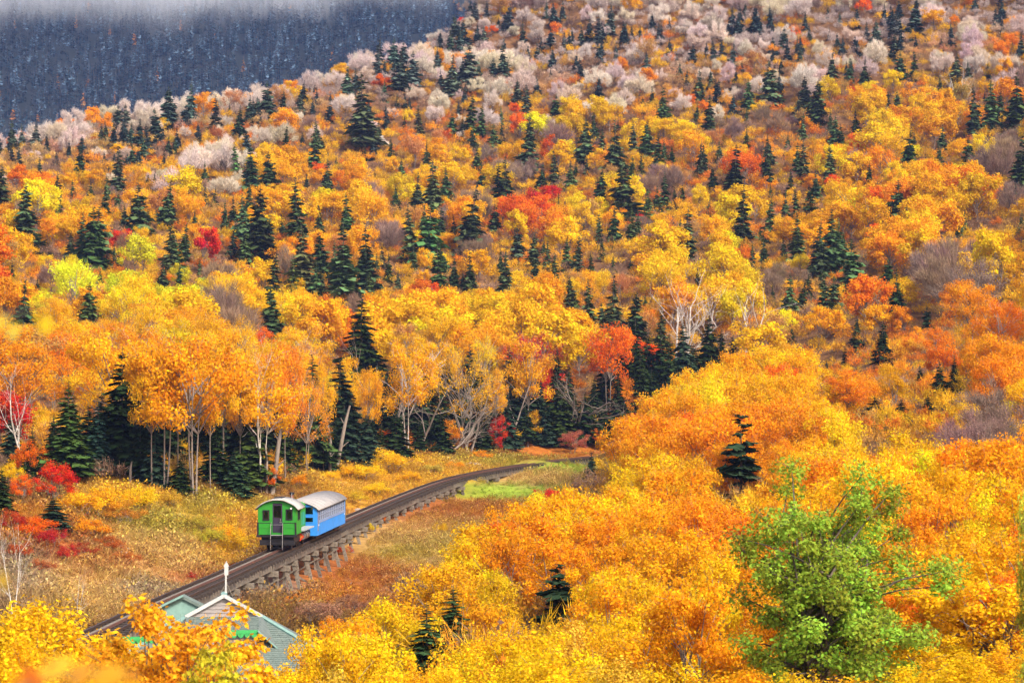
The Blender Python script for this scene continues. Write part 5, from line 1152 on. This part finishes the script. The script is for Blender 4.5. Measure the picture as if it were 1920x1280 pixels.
for px, top, base, v in [q for q in SLOPE_SPR]:
    lab = {1390: 'tall ragged dark spruce with bare gaps on the orange slope', 1655: 'pointed dark spruce on the slope right of the white birches', 1725: 'left spruce of the dark trio above the orange slope', 1762: 'middle spruce of the dark trio above the orange slope', 1790: 'right bluish spruce of the dark trio', 1640: 'wide low dark spruce beside the brown-trunked tree', 1690: 'low dark spruce between the wide spruce and the trio', 1740: 'dark spruce stepping down left of the trio', 1585: 'grey-green spruce left of the pointed slope spruce', 1550: 'small faint spruce among amber trees',
           1607: 'slim spruce behind the pointed slope spruce', 800: 'front left spruce of the foreground pair', 850: 'rear right spruce of the foreground pair', 1050: 'small gnarled spruce with flat dark tiers near the bottom', 1109: None, 1480: 'small dark spruce at the edge of the yellow birches'}[px]
    if lab is None: continue
    me = RAGGED[0 if px == 1390 else 1] if v == 'R' else NEAR_SPRUCE[v]
    hero('slope_spruce', me, px, base, top, np.array((.03, .055, .02)) * rng.uniform(.8, 1.2) if px in (800, 850) else np.array((.02, .036, .018)) * rng.uniform(.8, 1.2), lab, 'spruce', {1640: 2.2, 1690: 1.8, 800: 1.75, 850: 1.7, 1390: 1.15, 1050: 1.3}.get(px, 1.1), group='dark spruces on the near slope', d={800: 92, 850: 96, 1050: 100, 1390: 165}.get(px))
# broadleaved trees of the tree line
for px, base, top, k, tint, wide, lab in [
    (308, 921, 640, 0, YOR, 1.0, 'tall amber maple with twin pale leaning trunks'), (364, 937, 625, 3, YOR, 1.0, 'amber tree on a forked pale trunk pair right of the twin trunks'), (417, 905, 640, 4, YOR, .95, 'golden tree on a single slim trunk left of the white birch'), (490, 920, 655, 2, YOR, .8, 'orange-leaved white birch with slender trunk above the locomotive'), (574, 892, 690, 'S', ORA, .8, 'thin orange tree with a forked grey trunk above the coach'),
    (655, 845, 668, 1, YEL, .6, 'bright yellow birch leaning over dark spruces'), (870, 847, 640, 'S', YOR, 1.0, 'big bare spreading tree with few yellow leaves at the meadow edge'), (790, 835, 690, 'S', (.5, .22, .08), .7, 'thin pinkish birch with rusty twigs'), (812, 835, 690, 'S', (.55, .2, .05), .6, 'second thin pink-stemmed birch with rusty leaves'),
    (285, 918, 650, 1, YOR, .6, 'slender amber birch left of the twin trunks'), (335, 915, 660, 4, YEL, .55, 'slender golden birch between the trunk pairs'), (395, 918, 665, 1, YOR, .5, 'slender amber birch just right of the forked pair'), (450, 915, 670, 4, YOR, .55, 'slender birch behind the low bright spruce'), (535, 905, 690, 1, ORA, .5, 'slender orange birch right of the leaning broken trunk'), (606, 888, 680, 4, YOR, .5, 'slender amber birch above the coach roof'), (690, 868, 690, 1, YOR, .5, 'slender amber birch over the dark spruces'), (930, 842, 690, 4, YOR, .55, 'slender amber birch behind the small red maple'),
    (765, 862, 640, 2, YOR, .8, 'tall amber maple behind the bare branches'), (990, 838, 640, 1, YOR, .9, 'amber tree with red lower boughs by the meadow'), (1142, 800, 605, 0, FIRE, 1.0, 'large orange-red maple above the round orange maple'), (40, 850, 640, 4, ORA, 1.1, 'orange maple behind the dead white trunk'), (200, 880, 620, 0, YOR, 1.1, 'golden maple behind the tallest left spruce'),
    (545, 850, 640, 3, ORA, .7, 'orange maple left of the yellowish green spruce'), (1590, 812, 690, 1, ORA, 1.25, 'orange maple with dark brown trunk on the right slope')]:
    me = LINE_SPARSE[int(px) % 2] if k == 'S' else LINE_LEAFY[k]
    hero('maple_tree' if 'maple' in lab else 'birch_tree', me, px, base, top, jit(tint, a=.06), lab, 'maple' if 'maple' in lab else 'birch', wide, 10.0, group=GROUPN['maple_tree'] if 'maple' in lab else GROUPN['birch_tree'])
for px, base, top, v, tint, wide, lab in [
    (8, 860, 728, 1, RED, 1.3, 'red maple at the left edge beside the dead white trunk'), (55, 905, 815, 0, FIRE, .9, 'fiery orange sapling below the dead white trunk'), (105, 950, 862, 2, (.72, .06, .015), 1.1, 'bright red bush above the low wide spruce'), (40, 945, 888, 3, FIRE, 1.0, 'small orange-red bush at the left forest edge'), (1178, 800, 702, 1, ORA, .8, 'round orange maple in front of dark spruces'), (840, 848, 780, 0, ORA, 1.0, 'small orange maple left of the bare spreading tree'),
    (937, 842, 778, 2, RED, .9, 'small red maple right of the bare spreading tree'), (1000, 830, 770, 3, (.8, .4, .02), 1.0, 'yellow sapling under the red-boughed tree'), (1020, 790, 690, 4, RED, .9, 'red maple boughs above the meadow edge'), (1117, 838, 806, 5, FIRE, 1.0, 'small flame-orange bush at the forest foot'), (1215, 815, 755, 0, RED, 1.4, 'crimson bush above the end of the track'), (727, 858, 808, 5, FIRE, .9, 'pointed flame-orange sapling above the yellow shrub'), (505, 925, 872, 1, FIRE, .8, 'orange sapling beside the leaning broken trunk'), (930, 845, 820, 3, RED, 1.2, 'low red bush below the small red maple'), (1075, 850, 805, 2, (.5, .16, .10), 1.4, 'rosy twig bush at the end of the track'), (20, 920, 860, 0, YEL, 1.0, 'yellow sapling at the left edge'), (665, 812, 795, 1, FIRE, 1.1, 'tiny orange sapling amid dark spruces')]:
    hero('maple_sapling', SLOPE_LEAFY[v], px, base, top, jit(tint, a=.05), lab, 'sapling', wide * 1.05, 5.0, group='maple saplings along the forest foot')
# shrubs of the clearing
SHR = [(190, 975, 905, YOR, 1.5, 'wide golden bush left of the two trunk pairs'), (265, 965, 905, YEL, 1.4, 'golden bush under the short snag'), (225, 985, 935, (.6, .3, .03), 1.5, 'ochre bush at the top of the tan grass'), (150, 975, 920, YOR, 1.2, 'amber bush right of the low wide spruce'), (320, 950, 915, (.6, .4, .03), 1.3, 'yellow bush at the foot of the twin trunks'), (170, 1010, 965, ORA, 1.6, 'orange bush under the low wide spruce'), (60, 1010, 965, FIRE, 1.7, 'red-orange bush patch on the left bank'), (95, 1030, 985, (.48, .03, .025), 1.1, 'crimson bush on the left bank'), (30, 1000, 950, (.48, .06, .02), 1.2, 'dark red bush at the left edge'), (30, 1050, 1012, (.50, .10, .03), 1.6, 'rusty red bush low at the left edge'), (150, 1045, 1012, (.45, .09, .03), 1.6, 'rusty bush in the middle of the left bank'), (235, 1060, 1030, (.5, .16, .04), 1.5, 'rust-brown bush where the left bank meets the grass'), (75, 1075, 1042, (.42, .12, .04), 1.5, 'brown-red bush above the pale bare sapling'), (120, 1055, 1015, (.58, .03, .03), .9, 'bright crimson bush lowest on the left bank'), (200, 1035, 1000, (.55, .14, .03), 1.6, 'rusty orange bush patch on the left bank'),
       (690, 905, 868, YEL, 1.6, 'yellow shrub above the coach rear'), (735, 888, 838, YEL, 1.5, 'tall yellow shrub at the forest foot'), (650, 900, 868, YOR, 1.4, 'amber shrub behind the coach'), (770, 905, 880, YEL, 1.6, 'low yellow shrub behind the trestle'), (810, 892, 868, (.55, .42, .06), 1.7, 'pale olive-yellow shrub behind the trestle bend'), (705, 930, 900, YEL, 1.6, 'yellow shrub close behind the trestle'), (670, 945, 915, (.7, .45, .03), 1.4, 'yellow shrub beside the coach rear'), (900, 862, 842, YOR, 1.8, 'low amber shrub behind the track'), (620, 905, 880, YEL, 1.2, 'yellow shrub above the coach roof'), (560, 915, 885, ORA, 1.2, 'orange shrub left of the coach roof'), (860, 880, 862, ORA, 1.8, 'low orange shrub behind the bend'),
       (450, 1045, 990, (.7, .42, .02), 1.2, 'yellow bush just left of the locomotive'), (395, 1030, 985, (.5, .42, .04), 1.1, 'yellow-green bush left of the track'), (430, 1030, 975, YOR, .9, 'amber bush between the yellow bushes by the locomotive'), (380, 1000, 960, (.5, .4, .05), 1.4, 'olive bush above the tan grass'), (240, 1100, 1075, (.5, .3, .04), 1.0, 'ochre bush near the lower track'), (708, 982, 960, FIRE, 1.0, 'small orange bush beside the trestle posts'), (695, 1000, 975, (.7, .5, .03), .8, 'small yellow bush under the trestle'), (640, 1040, 1020, (.5, .07, .02), 1.6, 'low red-brown bush below the trestle posts'), (655, 1150, 1110, (.40, .2, .1), 1.5, 'brown twig bush above the green roof'), (600, 1180, 1120, (.4, .22, .12), 1.3, 'tall brown twig bush right of the roof'), (625, 1195, 1150, ORA, 1.3, 'orange bush right of the green roof'), (830, 1000, 975, (.7, .45, .02), 1.0, 'small yellow bush out in the meadow'),
       (960, 1010, 960, (.55, .42, .04), 1.1, 'yellow-green bush at the meadow edge'), (1036, 955, 912, RED, 1.3, 'red bush above the near slope by the meadow'), (1305, 1230, 1150, (.6, .07, .05), 1.5, 'rosy red bush left of the bright green tree'), (545, 1140, 1110, ORA, 1.0, 'small orange bush below the trestle posts'), (355, 1085, 1068, (.5, .05, .03), 1.4, 'low red bush left of the track'), (440, 1068, 1052, (.42, .06, .03), 1.3, 'low dark red bush beside the track')]
SHR = [s for s in SHR]
for i, (px, base, top, tint, wide, lab) in enumerate(SHR):
    hero('shrub', BUSH[i % 4], px, base, top, jit(tint, a=.06), lab, 'shrub', wide, 2.4, group='autumn shrubs of the clearing')
# dead and bare trees, snags
hero('dead_birch', BARE_WHITE[2], 42, 900, 708, None, 'dead white birch trunk with short bare limbs at left', 'dead tree', 1.0)
for px, base, top, v, lab, w in [(489, 922, 700, 2, 'slender white birch trunk rising above the locomotive', .8), (1262, 700, 555, 1, 'leaning cluster of white birch stems, left one', 1.3), (1299, 690, 555, 0, 'white birch with forked crown, second of the cluster', .9), (1326, 685, 560, 2, 'straight white birch trunk in the middle of the cluster', 1.0), (1392, 705, 560, 0, 'white birch with bent arms, right of the cluster', 1.1), (1280, 690, 575, 0, 'white birch leaning behind the forked one', 1.0), (1835, 1005, 875, 1, 'bare white birch on the orange slope near right edge', 1.1), (25, 1165, 1000, 0, 'thin pale bare sapling at the left edge', .6), (145, 1165, 1085, 0, 'small thin pale sapling beside the lower track', .5), (1250, 1260, 1160, 2, 'thin pale bare trunk standing in the near bushes', .5), (1790, 210, 140, 1, 'bare pale birch high on the right hillside', 1.3)]:
    hero('bare_birch', BARE_WHITE[v], px, base, top, None, lab, 'bare birch', w, .95, group='bare white birches')
for px, base, top, v, lab, w in [(1072, 815, 690, 1, 'leaning grey bare tree fanning to the right', 1.2), (830, 850, 720, 1, 'grey bare tree with long arching limbs', 1.2), (780, 850, 740, 0, 'low bare grey tree left of the arching limbs', 1.5), (725, 840, 685, 0, 'bare twisted grey tree behind the yellow birch', 1.0), (880, 848, 715, 0, 'bare grey limbs inside the spreading tree', .9), (955, 840, 700, 0, 'slim bare grey tree left of the red maple', .8)]:
    hero('bare_grey_tree', BARE_GREY[v], px, base, top, None, lab, 'bare tree', w, .95, group='bare grey trees at the forest edge')
for px, base, top, v, lab, w, tl in [(243, 912, 862, 0, 'short broken grey snag above the golden bush', 1.8, 0), (145, 918, 900, 1, 'pale stump at the forest foot', 2.2, 0), (510, 925, 780, 0, 'leaning broken trunk above the locomotive', 1.0, .1), (619, 890, 795, 1, 'straight grey snag above the coach', .9, 0), (629, 882, 755, 0, 'leaning pale snag right of the straight snag', 1.0, .17), (500, 925, 830, 1, 'thin broken stem left of the leaning trunk', .8, 0)]:
    hero('snag', BROKEN[v], px, base, top, None, lab, 'snag', w, 1.0, group='broken snags at the forest edge', tilt=(0, tl), rz=0.)

# foreground: the bright green tree, the big yellow tree, bushes at the bottom
G_LEAF = leaf_mat('green_leaf', .4, .45, 1.35, .045)
gt = grow('green_tree', broadleaf(400, 5.6, 2.1, .15, 170, 230, .043, .40, att=(.5, .9), sv=.45, stems=6, spread=.6, twigs=6, twl=.5, tww=.005, tr=.075, low=-.9, fill=.55, jag=.15, twf=5), M_BARKDARK, G_LEAF)
q = P(1555, 1290, 58.); gx_, gy_ = q[0], 58.; gzt = zt1(gx_, gy_); top_z = P(1565, 858, 58.)[2]; hgt = top_z - gzt
place_tree('green_tree', gt, gx_, gy_, gzt, (.90, .90, hgt / 5.75), .6, (.34, .45, .045), 'big bright green leafy tree standing in the right foreground', 'green tree')
g2 = grow('yellow_tree', broadleaf(401, 4.4, 2.0, .3, 90, 200, .055, .42, stems=5, spread=.6, twigs=8, twl=.5, tww=.005, tr=.06, low=-.6, fill=.35, jag=.3, twf=5), M_BARK)
for px, top, d, tint, s_, lab in [(1840, 1050, 62., YEL, 1.1, 'big yellow tree in the lower right corner'), (1690, 1180, 60., YEL, .8, 'yellow tree below the bright green tree'), (1925, 985, 66., YOR, .9, 'amber tree at the lower right edge')]:
    x = (px - 960) / F * d; z = zt1(x, d); h = P(px, top, d)[2] - z; place_tree('yellow_tree', g2, x, d, z, (s_, s_, h / 4.4), float(rng.uniform(0, 6)), jit(tint, a=.05), lab, 'yellow tree')
x = (1935 - 960) / F * 46.; z = zt1(x, 46.); place_tree('lime_tree', gt, x + .35, 46., z, (.30, .30, (P(1935, 800, 46.)[2] - z) / 5.75), 2.0, (.62, .60, .06), 'yellow-green leafy tree at the far right edge', 'green tree')
FB_ = [(30, 1120, 66, YEL), (110, 1135, 60, YEL), (180, 1195, 64, YOR), (60, 1190, 52, YOR), (150, 1215, 48, YEL), (225, 1200, 70, YOR), (10, 1235, 44, YEL), (230, 1215, 50, YOR), (290, 1215, 62, YOR),
       (600, 1215, 72, YEL), (660, 1185, 78, (.8, .5, .05)), (720, 1205, 74, YEL), (560, 1240, 64, YEL), (640, 1245, 58, (.8, .52, .06)), (780, 1225, 66, YEL), (860, 1200, 70, YEL), (930, 1180, 76, YOR), (1000, 1170, 74, YEL), (1070, 1160, 72, (.8, .5, .05)), (1140, 1170, 70, YEL), (1210, 1180, 70, YEL), (1280, 1195, 66, YEL), (1350, 1200, 64, YEL), (1420, 1225, 60, YEL), (960, 1225, 58, YEL), (1050, 1215, 56, YEL), (1160, 1225, 55, (.8, .52, .05)), (1260, 1235, 54, YEL), (1370, 1245, 52, YOR), (720, 1255, 54, YEL), (850, 1250, 54, YEL), (1500, 1250, 50, YEL), (1600, 1260, 48, YEL), (510, 1262, 52, YEL), (1880, 1195, 56, YEL), (1935, 1170, 58, YOR), (1780, 1235, 54, YEL), (1830, 1215, 52, YEL), (1700, 1240, 54, YEL)]
FW = [(40, 'at the lower left edge'), (260, 'in the lower left corner'), (560, 'in front of the house'), (700, 'right of the green roof at the bottom'), (830, 'below the foreground spruce pair'), (1000, 'right of the foreground spruce pair'), (1150, 'below the gnarled little spruce'), (1310, 'below the rosy red bush'), (1450, 'left of the green tree foot'), (1660, 'under the bright green tree'), (2000, 'in the lower right corner')]
def fb_label(px, top, d, tint):
    h = P(px, top, d)[2] - zt1((px - 960) / F * d, d); c_ = cname(tint, 'A' if tint is YOR else 'Y'); pos = [s_ for lim, s_ in FW if px < lim][0]
    return f"{'tall' if h > 3 else 'low'} {c_} bush {pos}, {'front' if d < 57 else ('middle' if d < 67 else 'back')} row"
FBL = [fb_label(*q) for q in FB_]; FBN = list(FBL)
for s_ in set(FBL):
    ix = sorted((i for i in range(len(FBL)) if FBL[i] == s_), key=lambda i: FB_[i][0])
    if len(ix) > 1:
        for k, i in enumerate(ix): FBN[i] = (['left', 'right'] if len(ix) == 2 else ['left', 'middle', 'right', 'far right', 'rightmost'])[min(k, 4)] + ' ' + s_
for i, (px, top, d, tint) in enumerate(FB_):
    x = (px - 960) / F * d; z = zt1(x, d); h = P(px, top, d)[2] - z; s = max(h / 3.6, .35); w = max(s, .62) * 1.1
    c_ = cname(tint, 'A' if tint is YOR else 'Y'); pos = [s_ for lim, s_ in FW if px < lim][0]; row_ = 'front' if d < 57 else ('middle' if d < 67 else 'back')
    place_tree('foreground_bush', FORE_BUSH[i % 4], x, d, z, (w, w, s), float(rng.uniform(0, 6)), jit(tint, a=.05), FBN[i], 'bush', 'yellow bushes along the bottom')
om = grow('orange_maple', broadleaf(402, 4.2, 1.15, .9, 70, 80, .058, .33, stems=3, spread=.5, twigs=3, twl=.4, tww=.004, tr=.045, low=-.8, fill=.4, jag=.4, twf=5), M_BARKDARK)
for px, top, d, tint, w, lab in [(335, 1105, 40., (.86, .42, .02), 1.0, 'orange maple with large leaves in front of the house'), (425, 1180, 38., (.86, .46, .02), .85, 'lower orange maple before the scalloped eave'), (265, 1170, 41., (.86, .45, .02), .8, 'amber maple left of the house front'), (310, 1128, 38.5, (.86, .40, .02), .8, 'upright orange maple before the left gable of the house'), (375, 1150, 39.5, (.84, .38, .03), .75, 'orange maple covering the left half of the front roof'), (385, 1190, 36., (.55, .45, .03), .6, 'green-tinged maple low before the house')]:
    x = (px - 960) / F * d; z = zt1(x, d); h = P(px, top, d)[2] - z; place_tree('front_maple', om, x, d, z, (w, w, h / 4.3), float(rng.uniform(0, 6)), tint, lab, 'maple')
# twigs close to the lens, out of focus
def near_twig(pts, d, leaves, lab, tints):
    base = P(*pts[0], d); e = empty('leafy_twig', tuple(base)); tag(e, lab, 'twig')
    MB().tube([P(a, b_, d) - base for a, b_ in pts], .0022, 5, .001).build('stem', M_BARKDARK, e)
    for (lx, ly, L, a), tint in zip(leaves, tints):
        c = P(lx, ly, d) - base; nn = unit(np.array((rng.normal(0, .3), -1., rng.normal(0, .4)))); T = np.array((math.cos(a), 0, math.sin(a)))
        B = np.cross(nn, T); V = [c + T * L, c + T * L * .35 + B * L * .5, c - T * L * .4 + B * L * .55, c - T * L, c - T * L * .4 - B * L * .55, c + T * L * .35 - B * L * .5, c + nn * L * .08]
        me_ = mesh_np('leaf', [(V, [(6, i, (i + 1) % 6) for i in range(6)], 0, None)], [M_LEAF]); link('leaf', me_, e, tint=tint)
near_twig([(-60, 560), (20, 590), (95, 570)], 3.6, [(26, 622, .012, 1.2), (85, 608, .014, 1.4), (8, 600, .008, .4)], 'blurred yellow leaves on a twig at the left edge', [(.85, .68, .08), (.85, .62, .03), (.8, .6, .1)])
near_twig([(-50, 1330), (60, 1280), (180, 1258), (260, 1262)], 3.4, [(105, 1250, .026, .4), (60, 1275, .022, 2.), (150, 1262, .02, 1.), (205, 1266, .025, .2), (95, 1246, .008, 1.), (250, 1282, .013, 2.2), (30, 1285, .013, 1.)], 'blurred orange leaves on a twig in the lower left corner', [(.85, .52, .05), (.75, .2, .03), (.85, .4, .05), (.85, .45, .04), (.45, .16, .04), (.85, .42, .03), (.8, .3, .03)])
near_twig([(-70, 1130), (-20, 1105), (10, 1085)], 3.6, [(4, 1088, .013, 1.6)], 'single blurred yellow leaf at the lower left edge', [(.85, .55, .03)])

# ------------------------------------------------------------------ grass and weeds of the clearing
def clear(px, py, x, y): return (py > treeline_y(px) - 6) & (py < np.where(px < 640, 1215, slope_edge(px) + 14)) & (px > -120) & (px < 1200) & (y > 104)
n = 90000; y = np.sqrt(rng.uniform(100 ** 2, 305 ** 2, n)); x = rng.uniform(-.22, .06, n) * y; z = zterr(x, y); px, py = proj(x, y, z)
tx = np.interp(y, path[:, 1], path[:, 0]); ok = clear(px, py, x, y) & (np.abs(x - tx) > 1.75)
hin = (np.abs(x - HPt[0]) < 6.2) & (y > HPt[1] - 7) & (y < HPt[1] + 14); ok &= ~hin
x, y, z, px, py = x[ok], y[ok], z[ok], px[ok], py[ok]; cc_, w_ = gcol(px + rng.normal(0, 9, len(px)), py + rng.normal(0, 4, len(px)))
alt = np.array([TAN, RUST, OCHRE, OLIVE, (.55, .40, .22), (.62, .36, .03)])[rng.integers(0, 6, len(x))]; lime = (cc_[:, 1] > cc_[:, 0] * 1.05)[:, None]
mixf = rng.uniform(0, .45, (len(x), 1)) * np.where(lime, .25, 1); cc_ = (cc_ * (1 - mixf) + alt * mixf) * rng.uniform(.7, 1.25, (len(x), 1))
lx = (np.sin(x * .9 + y * .3) + np.sin(y * .7 - x * .4)) * .25; gs = np.clip(rng.uniform(.45, 1.15, len(x)) + lx, .3, 1.6); gs = np.where(lime[:, 0], gs * .45, gs)
gs = gs * np.where((px > 600) & (py > 900), .72, 1.0)
scatter('meadow_grass', TUFT, np.c_[x, y, z], rng.uniform(0, 6.28, len(x)), gs, rng.integers(0, len(TUFT), len(x)), np.clip(cc_, 0, .85))
